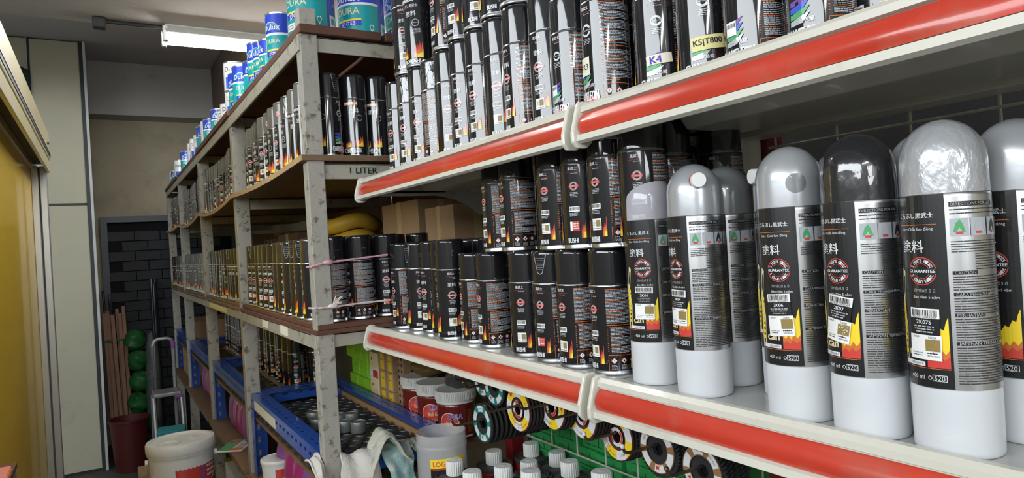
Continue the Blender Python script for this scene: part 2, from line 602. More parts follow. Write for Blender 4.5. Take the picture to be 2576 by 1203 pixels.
# ==================================================================== THE SETTING
def struct(name, mb, mats, parent=None, **kw):
    o = mb.build(name, mats, parent, **kw)
    if parent is None:
        o['kind'] = 'structure'
    return o


CEIL = 3.17
struct('floor', MB().box(-2.7, 2.2, -4.8, 7.0, -0.05, 0.0), 'floor_dark', smooth=False)
struct('ceiling', MB().box(-2.7, 2.2, -4.8, 7.0, CEIL, CEIL + .1), 'ceiling_paint', smooth=False)
struct('trim_1', MB().box(-2.7, 2.2, 2.9, 4.08, 2.77, CEIL), 'plaster', smooth=False)              # downstand beam across the aisle
struct('trim_2', MB().box(-.9, .88, 6.36, 6.6, 2.735, CEIL), 'plaster', smooth=False)              # beam over the back wall
struct('wall_right_upper', MB().box(.88, 1.42, 4.10, 6.6, 2.25, CEIL - .002), 'wall_brown', smooth=False)
struct('wall_right', MB().box(1.42, 1.55, -4.8, 7.0, 0, CEIL - .001), 'wall_beige', smooth=False)
struct('wall_left', MB().box(-2.7, -2.6, -4.8, WY0, 0, CEIL - .001).box(-2.7, -2.6, WY1, 7.0, 0, CEIL - .001).box(-2.7, -2.6, WY0, WY1, 0, WZ0).box(-2.7, -2.6, WY0, WY1, WZ1, CEIL - .001), 'plaster', smooth=False)
struct('wall_front', MB().box(-2.6, FX0, -4.8, -4.7, 0, CEIL - .001).box(FX1, 1.42, -4.8, -4.7, 0, CEIL - .001).box(FX0, FX1, -4.8, -4.7, 0, WZ0).box(FX0, FX1, -4.8, -4.7, WZ1, CEIL - .001), 'plaster', smooth=False)
struct('ground', MB().box(-30, -2.7, -20, 20, -.12, -.05), 'floor_dark', smooth=False)
wb = struct('wall_back', MB().box(-.9, 1.42, 6.6, 6.7, 0, CEIL - .001), 'wall_beige', smooth=False)
# dark painted brick infill in a grey frame, low on the back wall
BX0, BX1, BZ1 = .035, 1.0, 1.86
mb = MB()
mb.box(BX0 - .05, BX0, 6.53, 6.6, 0, BZ1 + .05).box(BX1, BX1 + .05, 6.53, 6.6, 0, BZ1 + .05).box(BX0, BX1, 6.53, 6.6, BZ1, BZ1 + .05)
mb.build('door_frame', 'frame_grey', wb, smooth=False)
MB().box(BX0, BX1, 6.585, 6.6, 0, BZ1).build('mortar_bed', 'mortar_dark', wb, smooth=False)
bw, bh = .195, .085
bk = MB().box(-bw / 2 + .004, bw / 2 - .004, -.018, 0, -bh / 2 + .004, bh / 2 - .004).mesh('brick', 'brick_dark', smooth=False)
rng = random.Random(3)
for r in range(int(BZ1 / bh)):
    for c in range(-1, 6):
        x = BX0 + (c + .5 + (.5 if r % 2 else 0)) * bw
        z = (r + .5) * bh
        if x - bw / 2 < BX0 - .001 or x + bw / 2 > BX1 + .001:
            continue
        inst('brick', bk, wb, (x, 6.585 + rng.uniform(-.002, .002), z))
# cream partition panels left of the back aisle
wp = struct('wall_partition', MB().box(-2.2, -.075, 5.86, 5.92, 0, 3.165), 'joint_dark', smooth=False)
for (x0, x1) in ((-2.2, -1.37), (-1.355, -.405), (-.385, -.085)):
    for (z0, z1) in ((.02, 1.955), (1.972, 3.16)):
        MB().box(x0, x1, 5.845, 5.86, z0, z1).build('panel', 'panel_cream', wp, smooth=False, bevel=.002)
MB().box(-.085, -.062, 5.83, 5.93, 0, 3.165).build('edge_trim', 'joint_dark', wp, smooth=False)
MB().box(-.062, -.045, 5.828, 5.93, 0, 3.165).build('edge_strip', 'joint_white', wp, smooth=False)
MB().box(-.405, -.398, 5.84, 5.86, 0, 3.165).build('joint_strip', 'joint_white', wp, smooth=False)
MB().box(-.398, -.385, 5.842, 5.86, 0, 3.165).build('joint_gap', 'joint_dark', wp, smooth=False)
struct('wall_passage', MB().box(-.9, -.85, 5.92, 6.6, 0, CEIL - .002), 'wall_beige', smooth=False)

# yellow sliding door with cream header and aluminium jamb
dr = thing('door_1', None, None)
dr['kind'] = 'structure'
YB = 3.70
MB().box(-.30, -.262, 2.0, YB, 0, 1.97).build('door_panel', 'yellow_panel', dr, smooth=False, bevel=.002)
j = MB()
j.box(-.262, -.236, YB - .02, YB + .06, 0, 1.97).box(-.231, -.205, YB - .005, YB + .06, 0, 1.97).box(-.236, -.231, YB + .02, YB + .05, 0, 1.97)
j.build('jamb', 'alu', dr, smooth=False, bevel=.003)
h = MB()
h.box(-.36, -.19, 1.95, YB + .06, 2.0, 2.13)
h.build('header', 'cream_metal', dr, smooth=False, bevel=.008, seg=3)
h = MB()
h.box(-.205, -.193, 1.95, YB + .05, 1.945, 2.0).box(-.262, -.25, 1.95, YB + .05, 1.955, 2.0).box(-.33, -.318, 1.95, YB + .05, 1.945, 2.0)
h.build('track_lip', 'cream_metal', dr, smooth=False, bevel=.002)
MB().box(-.318, -.205, 1.95, YB + .05, 1.985, 1.999).build('track_gap', 'track_dark', dr, smooth=False)
MB().box(-.192, -.188, 1.95, YB + .05, 2.016, 2.03).build('seal_strip', 'joint_dark', dr, smooth=False)
MB().box(-.1895, -.186, 1.95, YB + .05, 2.03, 2.034).build('seal_edge', 'joint_white', dr, smooth=False)
for z in (1.98 + .08,):
    MB().lathe([(0, 0), (.006, 0), (.006, .006), (0, .008)], 10, None, (-.19, YB - .1, z), 'X').build('bolt', 'black_plastic', dr)

# ==================================================================== LAMPS
def batten(loc, label, length=1.24):
    t = thing('batten_light', label, 'light', loc)
    L2 = length / 2
    MB().box(-L2, L2, -.035, .035, -.045, 0).build('batten_body', 'batten', t, smooth=False, bevel=.005)
    sides = MB()
    sides.prism([(-.10, -.06), (-.035, -.01), (-.035, -.014), (-.098, -.064)], -L2, L2, 'YZ')
    sides.prism([(.10, -.06), (.035, -.01), (.035, -.014), (.098, -.064)], -L2, L2, 'YZ')
    sides.build('reflector', 'batten', t, smooth=False)
    for sy in (-.05, .05):
        for sx in (-1, 1):
            MB().box(sx * L2 - .012, sx * L2 + .012, sy - .016, sy + .016, -.10, -.02).build('lamp_holder', 'white_plastic', t, smooth=False, bevel=.003)
        MB().tube([(-L2 + .012, sy, -.075), (L2 - .012, sy, -.075)], .0145, 12).build('lamp_tube', 'tube_glow', t)
    return t


batten((.335 + .62, 4.0, 2.77), 'lit twin tube batten light under the ceiling beam above the paint tins')
for (x, y, lab) in ((.40, 2.2, 'lit twin tube batten light hung above the near aisle'),
                    (-1.2, -2.4, 'lit twin tube batten light hung in the front hall')):
    bt = batten((x, y, 2.85), lab)
    for sx in (-.45, .45):
        MB().tube([(sx, 0, 0), (sx, 0, CEIL - 2.85)], .006, 8).build('suspension_rod', 'batten', bt)
cd = thing('conduit', 'black conduit with junction end on the ceiling beam edge', 'conduit')
p0, p1 = at(247, 46, Y=4.0), at(398, 62, Y=4.0)
MB().tube([(p0.x, 3.99, 2.755), (.34, 3.99, 2.755)], .011, 8).build('conduit_pipe', 'black_plastic', cd)
MB().box(p0.x - .03, p0.x + .03, 3.96, 4.02, 2.715, 2.77).build('junction_box', 'black_plastic', cd, smooth=False, bevel=.006)
tag(MB().tube([(-.255, 2.45, CEIL), (-.255, 2.45, 2.13)], .013, 10).build('hanging_pipe', 'pipe_white'), 'white vertical pipe above the cream door header', 'pipe')
gc = MB()
gv, gf = [], []
for i in range(7):
    for k in range(9):
        gv.append((-.62 + .235 * i / 6, 5.825 + .012 * math.sin(i * 1.9 + k), 2.62 + .42 * k / 8 - .12 * (i / 6) * (k / 8)))
for i in range(6):
    for k in range(8):
        gf.append((i * 9 + k, i * 9 + 9 + k, i * 9 + 10 + k, i * 9 + k + 1))
gc.add(gv, gf)
tag(gc.build('green_cloth', 'cloth_green', solid=.004), 'dark green cloth hanging on the cream partition above the door header', 'cloth')

# ==================================================================== STEEL RACK (long, left of centre)
RX0, RX1 = .435, 1.06
PY = [1.655, 2.71, 3.755, 4.85, 5.78]
rack = thing('steel_rack', 'long worn cream painted steel angle rack with wooden shelf boards along the aisle', 'rack')


def angle_post(x, y, sx, sy, w=.042, z1=2.105):
    t = .005
    return [(x, y), (x + sx * w, y), (x + sx * w, y + sy * t), (x + sx * t, y + sy * t), (x + sx * t, y + sy * w), (x, y + sy * w)]


for i, y in enumerate(PY):
    last = i == len(PY) - 1
    for (x, sx) in ((RX0, 1), (RX1, -1)):
        po = MB().prism(angle_post(x, y, sx, 1, .042 if i == 0 else .05), 0, 2.105 if i == 0 else 2.036, 'XY').build('post', 'rack_paint', rack, smooth=False, bevel=.002)
    for (z0, z1) in ((2.0, 2.038), (1.683, 1.722), (1.265, 1.299), (.63, .665)):
        yy = y + (.006 if not last else .02)
        MB().box(RX0 + .005, RX1 - .005, yy, yy + .005, z0, z1).box(RX0 + .005, RX1 - .005, yy, yy + .036, z1 - .005, z1).build('cross_rail', 'rack_rail', rack, smooth=False, bevel=.0015)
    if i in (1, 2, 3):
        MB().lathe([(0, -.004), (.010, -.004), (.010, .003), (.006, .006), (0, .006)], 10, None, (RX0 + .026, y - .002, 1.64), 'Y').build('bolt', 'rack_paint', rack)
for i in range(4):
    y0, y1 = PY[i], PY[i + 1]
    for (z0, z1) in ((2.0, 2.04), (1.265, 1.30)):
        MB().box(RX0 - .004, RX0 + .002, y0 + .002, y1 - .001, z0, z1).box(RX0 - .004, RX0 + .036, y0 + .045, y1 - .001, z1 - .005, z1).build('front_rail', 'rack_rail', rack, smooth=False, bevel=.0015)
    # top planks
    for (x0, x1) in ((.43, .64), (.65, .85), (.86, 1.05)):
        MB().box(x0 + random.Random(i).uniform(-.008, .004), x1, y0 - .012 + (.012 if i else 0), y1 - .004, 2.0405, 2.062).build('plank', 'plank_red', rack, smooth=False, bevel=.002)


def sag_z(y):
    """height of the top of the second-level plywood, sagging between the posts"""
    for i in range(4):
        if y <= PY[i + 1] or i == 3:
            t = min(1, max(0, (y - PY[i]) / (PY[i + 1] - PY[i])))
            return 1.742 - (.012, .026, .03, .01)[i] * 4 * t * (1 - t)


for i in range(4):
    y0, y1 = PY[i] - (.008 if i == 0 else -.004), PY[i + 1] - .004
    v, f = [], []
    n = 16
    for k in range(n + 1):
        y = y0 + (y1 - y0) * k / n
        z = sag_z(y)
        v += [(RX0 - .012, y, z), (RX1 - .02, y, z), (RX1 - .02, y, z - .014), (RX0 - .012, y, z - .014)]
    for k in range(n):
        for e in range(4):
            f.append((4 * k + e, 4 * k + (e + 1) % 4, 4 * k + 4 + (e + 1) % 4, 4 * k + 4 + e))
    f += [(0, 1, 2, 3), (4 * n, 4 * n + 3, 4 * n + 2, 4 * n + 1)]
    bd = MB().add(v, f).build('plywood_board', 'ply', rack, smooth=False)
    v = [(p[0] if q_ % 4 in (0, 3) else RX0 - .0135, p[1], p[2]) for q_, p in enumerate(v)]
    v = [((RX0 - .0125 if q_ % 4 in (0, 3) else RX0 - .0155), p[1], p[2] + (.0002 if q_ % 4 in (0, 1) else -.0002)) for q_, p in enumerate(v)]
    MB().add(v, f).build('board_edge', 'ply_edge', bd, smooth=False)
    for (z0, z1, x0) in ((1.3005, 1.3115, RX0 - .006), (1.312, 1.3245, RX0 + .002)):
        MB().box(x0, RX1 - .01, PY[i] - (.01 if i == 0 else -.004), y1, z0, z1).build('board', 'plank_red' if i == 0 else 'ply', rack, smooth=False, bevel=.0015)
    MB().box(RX0 - .02, RX1 - .01, PY[i] + .045, y1, .6655, .685).build('lower_board', 'ply', rack, smooth=False, bevel=.0015)
for i in range(2):  # dark sheets added so these bays look shaded inside
    MB().box(RX1 + .001, RX1 + .007, PY[i] + .05, PY[i + 1] - .002, 1.33, 2.035).build('shade_board', 'plank_red', rack, smooth=False)
# handwriting and old stickers on the rails
pr = Pr(None)
pr.text('1 LITER', 0, 0, 72, 'ink_green', 1, h=15, bold=.55)
q = at(915, 429, Y=1.66)
o = inst('handwriting', pr.mesh('handwriting'), rack, (q.x, PY[0] + .0055, q.z))
o['label'] = 'handwritten green 1 LITER'
for (a, b, z0, z1, m) in ((3.05, 3.6, 1.272, 1.292, 'paper_yel'), (2.22, 2.30, 1.274, 1.296, 'paper_cream'), (1.95, 2.04, 1.272, 1.298, 'paper_cream')):
    MB().box(RX0 - .0052, RX0 - .0038, a, b, z0, z1).build('old_sticker', m, rack, smooth=False)

# ==================================================================== BLUE SLOTTED ANGLE FRAMES inside the rack
def slotted(mb, p0, axis, length, u, v, w=.05, pitch=.052):
    """L section from p0 along axis; flanges of width w along u and v, each with a row of slots"""
    p0, axis, u, v = Vector(p0), Vector(axis), Vector(u), Vector(v)
    n = max(1, round(length / pitch))
    pt = length / n
    for d in (u, v):
        for k in range(n):
            a0, a1 = k * pt, (k + 1) * pt
            s0, s1 = a0 + pt * .28, a0 + pt * .72
            for (h0, h1) in ((.32 * w, .52 * w),):
                g = [(a0, 0), (a1, 0), (a1, w), (a0, w), (s0, h0), (s1, h0), (s1, h1), (s0, h1)]
                pts = [p0 + axis * q[0] + d * q[1] for q in g]
                mb.add(pts, [(0, 1, 5, 4), (1, 2, 6, 5), (2, 3, 7, 6), (3, 0, 4, 7)])
    return mb


BZ = .985
bay_names = ['nearest the camera', 'second from the camera', 'third from the camera', 'at the far end']
for i in range(4):
    y0, y1 = PY[i] + .012, PY[i + 1] - .012
    fr = thing('slotted_angle_frame', 'blue slotted angle steel shelf frame in the rack bay ' + bay_names[i], 'shelf frame', group='blue slotted angle frames in the rack')
    L = y1 - y0
    fb = RX0 + .012
    slotted(MB(), (fb, y0 + .05, BZ), (0, 1, 0), L - .05, (1, 0, 0), (0, 0, -1), .05).build('front_beam', 'blue_steel', fr, smooth=False, solid=.0025, fix=False)
    slotted(MB(), (.80, y0, BZ), (0, 1, 0), L, (-1, 0, 0), (0, 0, -1), .04, .03).build('back_beam', 'blue_steel', fr, smooth=False, solid=.0025, fix=False)
    for yy, sy in ((y1 - .002, -1), (y0 + .002, 1)):
        slotted(MB(), (fb + .05, yy, BZ - .001), (1, 0, 0), .72 - fb + .03 - .05, (0, sy, 0), (0, 0, -1), .045).build('cross_beam', 'blue_steel', fr, smooth=False, solid=.0025, fix=False)
    slotted(MB(), (fb, y1 - .004, .687), (0, 0, 1), BZ - .052 - .687, (0, -1, 0), (1, 0, 0), .05).build('leg', 'blue_steel', fr, smooth=False, solid=.0025, fix=False)
    slotted(MB(), (.80, y1 - .004, .687), (0, 0, 1), BZ - .042 - .687, (0, -1, 0), (-1, 0, 0), .05).build('leg', 'blue_steel', fr, smooth=False, solid=.0025, fix=False)
    MB().box(fb + .006, .797, y0 + .01, y1 - .01, .892, .904).build('tray_board', 'ply', fr, smooth=False)
    MB().box(.790, .7965, y0 + .01, y1 - .01, .9045, .942).build('tray_side', 'cardboard', fr, smooth=False)
    if i == 0:
        MB().box(fb - .0012, fb - .0002, y1 - .42, y1 - .07, BZ - .045, BZ - .014).build('paper_strip', 'paper_cream', fr, smooth=False)

# ==================================================================== GONDOLA SHELVES
GX0, GX1 = .565, .925
BAYS = [(.742, 1.655), (-.178, .736)]
gname = ['beside the steel rack', 'nearest the camera']


def lip_profile(z):
    # closed section of the front edge: cream upper bead, channel for the ticket strip, cream lower bead (x, z)
    return [(GX0 + .03, z - .001), (GX0 + .03, z + .001), (GX0 + .012, z + .002), (GX0 + .010, z + .011), (GX0 + .002, z + .011), (GX0 - .004, z + .006),
            (GX0 - .004, z - .001), (GX0 + .001, z - .003), (GX0 - .006, z - .031), (GX0 - .013, z - .033), (GX0 - .014, z - .041), (GX0 - .008, z - .044), (GX0 + .004, z - .042)]


def gondola_shelf(z, y0, y1, label, channel=True, bracket=True):
    t = thing('gondola_shelf', label, 'shelf', (0, 0, 0), group='cream steel gondola shelves with red ticket strips')
    MB().box(GX0 + .012, GX1, y0 + .002, y1 - .002, z - .003, z).build('shelf_panel', 'shelf_top', t, smooth=False, bevel=.001)
    MB().prism(lip_profile(z), y0 + .012, y1 - .012, 'XZ').build('front_lip', 'shelf_cream', t, smooth=False)
    # bowed red ticket strip in the channel
    rs = random.Random(int(z * 100) + int(y0 * 10))
    v, f = [], []
    n, m = 40, 6
    for k in range(n + 1):
        y = y0 + .014 + (y1 - y0 - .028) * k / n
        w = .0012 * math.sin(k * .7 + y0 * 9) + .001 * math.sin(k * .33)
        for e in range(m + 1):
            s = e / m
            v.append((GX0 - .0015 - .0065 * s - .0045 * math.sin(PI * s) - w * math.sin(PI * s), y, z - .0035 - .0275 * s))
    for k in range(n):
        for e in range(m):
            f.append((k * (m + 1) + e, (k + 1) * (m + 1) + e, (k + 1) * (m + 1) + e + 1, k * (m + 1) + e + 1))
    MB().add(v, f).build('ticket_strip', 'strip_red', t, fix=True)
    if channel:
        MB().prism([(.70, z - .0035), (.86, z - .0035), (.84, z - .026), (.72, z - .026)], y0 + .05, y1 - .05, 'XZ').build('stiffener', 'shelf_cream', t, smooth=False, bevel=.002)
        MB().box(.875, GX1, y0 + .01, y1 - .01, z - .030, z - .0035).build('rear_flange', 'shelf_cream', t, smooth=False, bevel=.002)
    for (ye, s) in ((y0, 1), (y1, -1)):
        a, b = sorted((ye + s * .001, ye + s * .0045))
        br = [(GX0 + .004, z - .004), (GX1 + .012, z - .004), (GX1 + .012, z - .10), (.90, z - .085), (.865, z - .062), (.825, z - .044), (.77, z - .034), (.60, z - .034), (GX0 + .004, z - .030)]
        MB().prism(br, a, b, 'XZ').build('bracket', 'shelf_cream', t, smooth=False, bevel=.001)
        MB().box(.60, .80, min(a, b + s * .003) , max(b, a + s * .008), z - .026, z - .021).build('bracket_rib', 'shelf_cream', t, smooth=False)
        a, b = sorted((ye + s * .0045, ye + s * .0115))
        ep = [(GX0 + .018, z + .008), (GX0 + .010, z + .014), (GX0 + .000, z + .014), (GX0 - .008, z + .010), (GX0 - .019, z - .028), (GX0 - .019, z - .042), (GX0 - .012, z - .050), (GX0 + .004, z - .050), (GX0 + .014, z - .042)]
        MB().prism(ep, a, b, 'XZ').build('end_cap', 'shelf_cream', t, smooth=False, bevel=.002)
    return t


ZU, ZL = 1.671, 1.298
for k, (a, b) in enumerate(BAYS):
    gondola_shelf(ZU, a, b, 'upper cream gondola shelf with red ticket strip, bay ' + gname[k])
    gondola_shelf(ZL, a, b, 'lower cream gondola shelf with red ticket strip, bay ' + gname[k])
gond = thing('gondola_rack', 'dark gondola back frame with red uprights, added black shade panel and base deck', 'shelf frame')
for y in (-.175, .739, 1.63):
    MB().box(GX1 + .014, GX1 + .054, y - .018, y + .018, 0, 2.25).build('upright', 'upright_red', gond, smooth=False, bevel=.002)
MB().box(1.20, 1.215, -.19, 1.645, 0, 2.25).build('shade_panel', 'panel_black', gond, smooth=False)  # black sheet added to keep the space behind the wires dark
MB().box(.50, 1.15, -.17, 1.62, .775, .79).build('base_deck', 'cardboard', gond, smooth=False)
MB().box(.52, 1.15, -.17, 1.62, 0, .774).build('base_plinth', 'shelf_cream', gond, smooth=False)
for k, (a, b) in enumerate(BAYS):
    wpn = thing('wire_panel', 'cream wire grid panel behind the gondola shelves, bay ' + gname[k], 'wire panel', group='wire grid back panels')
    X = GX1 + .016
    n = 9
    for e in range(n):
        y = a + .03 + (b - a - .06) * e / (n - 1)
        MB().tube([(X, y, .98), (X, y, 1.72)], .0022, 6).build('wire', 'wire', wpn)
    for z in (.985, 1.045, 1.145, 1.245, 1.345, 1.445, 1.545, 1.628, 1.70):
        MB().tube([(X - .004, a + .02, z), (X - .004, b - .02, z)], .0022, 6).build('wire', 'wire', wpn)
    MB().box(X - .003, X + .004, a + .02, b - .02, 1.645, 1.662).build('top_bar', 'wire', wpn, smooth=False)

# ==================================================================== SPRAY CANS
RC = .033
H4, H3 = .215, .184
ME = {}


def can_body_mesh(bh):
    return MB().lathe([(0, .003), (.029, .003), (.0318, 0), (.0335, .0015), (.0335, .004), (RC, .0055), (RC, .007), (RC, .0085), (RC, bh - .001), (RC, bh), (.0322, bh + .002), (.029, bh + .005)], 32,
                      [1, 1, 1, 1, 1, 1, 0, 0, 0, 1, 1]).mesh('can_body', ['blk_body', 'steel'])


def cap_mesh(bh, H, m):
    return MB().lathe([(.0318, bh + .001), (.0322, bh + .002), (.0322, bh + .004), (.0320, H - .008), (.0320, H - .006), (.0312, H - .002), (.0296, H), (.026, H - .0012), (0, H - .0012)], 32).mesh('cap', m)


def tab_mesh(bh, H):
    p = Pr(.0322, .0002)
    top, bot, w0, w1 = H * 1000 - 5, bh * 1000 + 16, 13, 6
    pts_o, pts_i = [], []
    for k in range(13):
        t = k / 12
        if t < .35:
            x, y = -w0 + (w0 - w1) * t / .35, top + (bot + 6 - top) * t / .35
        elif t > .65:
            x, y = w1 + (w0 - w1) * (t - .65) / .35, bot + 6 + (top - bot - 6) * (t - .65) / .35
        else:
            a = PI + PI * (t - .35) / .3
            x, y = w1 * math.cos(a), bot + 6 + 6 * math.sin(a)
        pts_o.append((x, y))
        pts_i.append((x * .88, y + (1.2 if .3 < t < .7 else .3)))
    p.raw(pts_o + pts_i, [(k, k + 1, 14 + k, 13 + k) for k in range(12)], 'tab_line', 1)
    for k in range(6):
        y = bot + 8 + k * (top - bot - 12) / 6
        hw = (w1 + (w0 - w1) * (y - bot - 6) / (top - bot - 6)) * .8
        p.rect(-hw, hw, y, y + .5, 'tab_line', 1)
    return p.mesh('pull_tab')


def code_sticker(p, x, y, w, rng, lay=2):
    p.rect(x - w / 2, x + w / 2, y - w / 2, y + w / 2, 'sticker', lay)
    p.rect(x - w * .02, x + w * .42, y - w * .2, y + w * .36, 't_gold', lay + 1)
    for k in range(4):
        p.rect(x - w * .42, x - w * .12, y + w * (.28 - .13 * k), y + w * (.33 - .13 * k), 't_grey', lay + 1)
    p.words(x - w * .44, x - w * .08, y - w * .36, .8, rng, 't_black', lay + 1, (1, 2), .4)
    p.words(x - w * .02, x + w * .44, y - w * .36, 1.0, rng, 't_black', lay + 1, (1, 2), .4)


def label_mesh(kind, bh, seed=0, note=None):
    rng = random.Random(seed * 7 + len(kind))
    p = Pr(RC)
    B = bh * 1000
    cham = kind == 'cham'
    big = B > 140
    ringc = 't_white' if cham else 't_pink'
    # strip
    p.text('黒武士', -1, B * .945, 15, 't_white', 1, bold=.12)
    p.rect(-12, 12, B * .905, B * .907, 't_red', 1)
    p.text('Sơn xe máy', 2, B * .888, 11, 't_white', 1)
    if big and not cham:
        p.text('塗料', 0, B * .79, 17, 't_white', 1, bold=.15)
    cy = B * (.64 if big and not cham else .74)
    R = 8.6 if big else 6.8
    p.ring(0, cy, R - .7, R, ringc, 1)
    p.ring(0, cy, R - 2.7, R - 1.0, 't_white' if cham else 't_grey', 1, PI * .12, PI * .88, 10)
    p.ring(0, cy, R - 2.7, R - 1.0, 't_white' if cham else 't_grey', 1, PI * 1.12, PI * 1.88, 10)
    if not cham:
        p.rect(-R - 1, R + 1, cy - 1.9, cy + 1.9, 't_red' if not big else 't_pink', 2)
    p.text('GUARANTEE', 0, cy, R * 1.8, 't_white', 3)
    for k in range(4):
        w = 7 - k * .6
        p.words(-w + rng.uniform(-1, 1), w, cy - R - 3 - 2.1 * k, .9, rng, 't_grey')
    if cham:
        for k, c in enumerate(('t_purple', 't_blue', 't_green', 't_grey')):
            y = B * (.40 - .05 * k)
            p.poly([(-16, y), (-3, y + 3), (6, y + 6), (-2, y - 4), (-16, y - 5)], c, 1 + k)
        p.text('變色龍', 2, B * .235, 15, 't_white', 6)
        p.rect(-10, 17, B * .075, B * .135, 't_red', 6)
        p.text('CHAMELEON', -4, B * .14, 40, 't_white', 8, h=B * .085, bold=.5)
        p.text('e300ml can', 9, B * .045, 13, 't_white', 2)
        if seed % 2:
            p.rect(-16, -2, B * .30, B * .42, 'sticker', 5)
            p.barcode(-9, B * .385, 12, 4.5, rng, lay=6)
    else:
        yb = B * (.43 if big else .47)
        p.rect(-9.5, 7.5, yb - 4, yb + 4, 'sticker', 1)
        p.barcode(-1, yb + .5, 15, 5, rng)
        for k in range(3):
            p.words(-9, 5, yb - 6 - 2 * k, .9, rng, 't_grey')
        ys = B * (.26 if big else .27)
        if seed % 3 == 2:
            p.rect(-9, -5, ys - 7, ys + 7, 'sticker', 2)
            p.rect(-5, 6, ys - 7, ys + 7, 't_red', 2)
            for k in range(3):
                p.words(-3.5, 4.5, ys + 3.5 - 3.4 * k, 1.3, rng, 't_white', 3)
        else:
            code_sticker(p, -1, ys, 16.5, rng)
        p.flame(8.5, 15.5, B * (.22 if big else .13), B * (.45 if big else .38), rng, 1)
        p.text('BUSHI', -5, B * .105, 17, 't_white', 4, h=7.5, bold=.5)
        p.text('400 ml' if big else '300 ml can', 6, B * .035, 11, 't_white', 2)
    # dense back panel
    p.fine(22, 92, B * .58, B * .97, rng, 't_grey', 't_orange')
    p.words(22, 90, B * .565, 1.0, rng, 't_orange')
    p.fine(26, 92, B * .25, B * .545, rng, 't_grey', 't_orange', indent=1)
    for k in range(12):
        p.rect(22, 23.6, B * (.27 + .022 * k), B * (.277 + .022 * k), 't_orange', 1)
    y = B * .135
    p.rect(22, 78, B * .225, B * .23, 't_orange', 1)
    p.rect(22, 22.6, B * .06, B * .225, 't_orange', 1)
    for k in range(3):
        x = 30 + k * 14
        p.diamond(x, y + 4, 4.6, k)
        for e in range(4):
            p.words(x - 4, x + 4, y - 2.4 - 1.7 * e, .8, rng, 't_grey', 1, (1, 3))
    p.ring(84, y + 4, 2.6, 3.1, 't_grey', 1, n=10)
    p.rect(80, 88, y - 5, y - 2, 't_grey', 1)
    # front panel
    if cham:
        p.rect(-86, -50, B * .90, B * .955, 't_orange', 1)
        p.text('SAMURAI', -68, B * .928, 32, 't_white', 2, bold=.4)
        p.text('塗料', -60, B * .80, 24, 't_white', 1, bold=.2)
        p.ring(-46, B * .68, 7, 7.6, 't_white', 1)
        p.text('CHAMELEON', -68, B * .12, 42, 't_white', 8, h=B * .085, bold=.5)
        p.flame(-62, -40, B * .18, B * .42, rng, 2)
        p.flame(-88, -70, B * .18, B * .34, rng, 2)
    else:
        p.rect(-86, -70, B * .92, B * .975, 't_orange', 1)
        p.text('SAMURAI', -66, B * .948, 38, 't_white', 2, bold=.4)
        p.text('くろぶし黒武士', -60, B * .87, 46, 't_white', 1)
        p.rect(-85, -38, B * .838, B * .842, 't_red', 1)
        p.text('塗料', -54, B * .755, 24, 't_white', 1, bold=.2)
        p.ring(-44, B * .62, 7, 7.8, 't_white', 1)
        p.text('GUARANTEE', -44, B * .62, 13, 't_white', 2)
        for k in range(5):
            p.words(-52, -34, B * .53 - 2.4 * k, 1, rng, 't_grey')
        p.flame(-52, -30, B * .12, B * .40, rng, 2)
        p.flame(-90, -66, B * .12, B * .30, rng, 2)
        p.text('KUROBUSHI', -62, B * .075, 50, 't_white', 6, h=8, bold=.5)
    return p.mesh('label_print')


def get(key, fn):
    if key not in ME:
        ME[key] = fn()
    return ME[key]


def spray_can(loc, phi, label, group, kind='kuro', size=4, cap='blk_cap', tab=None, seed=0, dot=False):
    H, bh = (H4, .150) if size == 4 else (H3, .129)
    x, y = loc[0], loc[1]
    t = thing('spray_can', label, 'spray can', loc, face_cam(x, y, phi), group)
    inst('can_body', get(('b', size), lambda: can_body_mesh(bh)), t)
    c = inst('cap', get(('c', size, cap), lambda: cap_mesh(bh, H, cap)), t)
    if tab is not None:
        inst('pull_tab', get(('t', size), lambda: tab_mesh(bh, H)), c, None, math.radians(tab))
    if dot:
        def mk():
            p = Pr(.0322, .0002)
            z = (bh + H) * 500 - 3
            p.ring(0, z, 0, 8, 'string_pink', 1, n=24)
            p.rect(-6, 6, z - 1.5, z + 1.5, 't_red', 3)
            return p.mesh('cap_sticker')
        inst('cap_sticker', get(('d', size), mk), c, None, math.radians(-phi - 35))
    inst('label_print', get(('l', kind, size, seed), lambda: label_mesh(kind, bh, seed)), t)
    return t


rng = random.Random(11)
# ---- lower gondola shelf, bottom row
G1 = 'black spray cans standing on the lower gondola shelf'
rowA = [(.652, 1.612, -62, 4, 0, None), (.662, 1.54, 2, 4, 1, -62), (.668, 1.468, -48, 4, 0, None), (.660, 1.392, -6, 4, 1, None), (.640, 1.318, 2, 4, 1, None),
        (.655, 1.235, -68, 3, 0, -45), (.648, 1.147, -62, 3, 0, -78), (.640, 1.010, -24, 3, 1, None), (.638, .930, -40, 3, 2, 6), (.636, .858, -48, 3, 0, None), (.641, .780, -54, 3, 0, None)]
for i, (x, y, phi, size, seed, tab) in enumerate(rowA):
    spray_can((x, y, ZL + .0005), phi, ('tall' if size == 4 else 'short') + ' black spray can, front row of lower gondola shelf, %s from the steel rack' % ordn(i + 1), G1, 'kuro', size, 'blk_cap', tab, seed)
# second row behind
rowB = [(.735, 1.58, 4), (.742, 1.505, 4), (.745, 1.43, 4), (.738, 1.35, 4), (.725, 1.275, 4), (.74, 1.19, 4), (.725, 1.06, 3), (.712, .965, 3), (.71, .885, 3)]
for i, (x, y, size) in enumerate(rowB):
    spray_can((x, y, ZL + .0005), rng.uniform(-90, 20), ('tall' if size == 4 else 'short') + ' black spray can, second row of lower gondola shelf, %s from the steel rack' % ordn(i + 1), G1, 'kuro', size, 'blk_cap', None, 0)
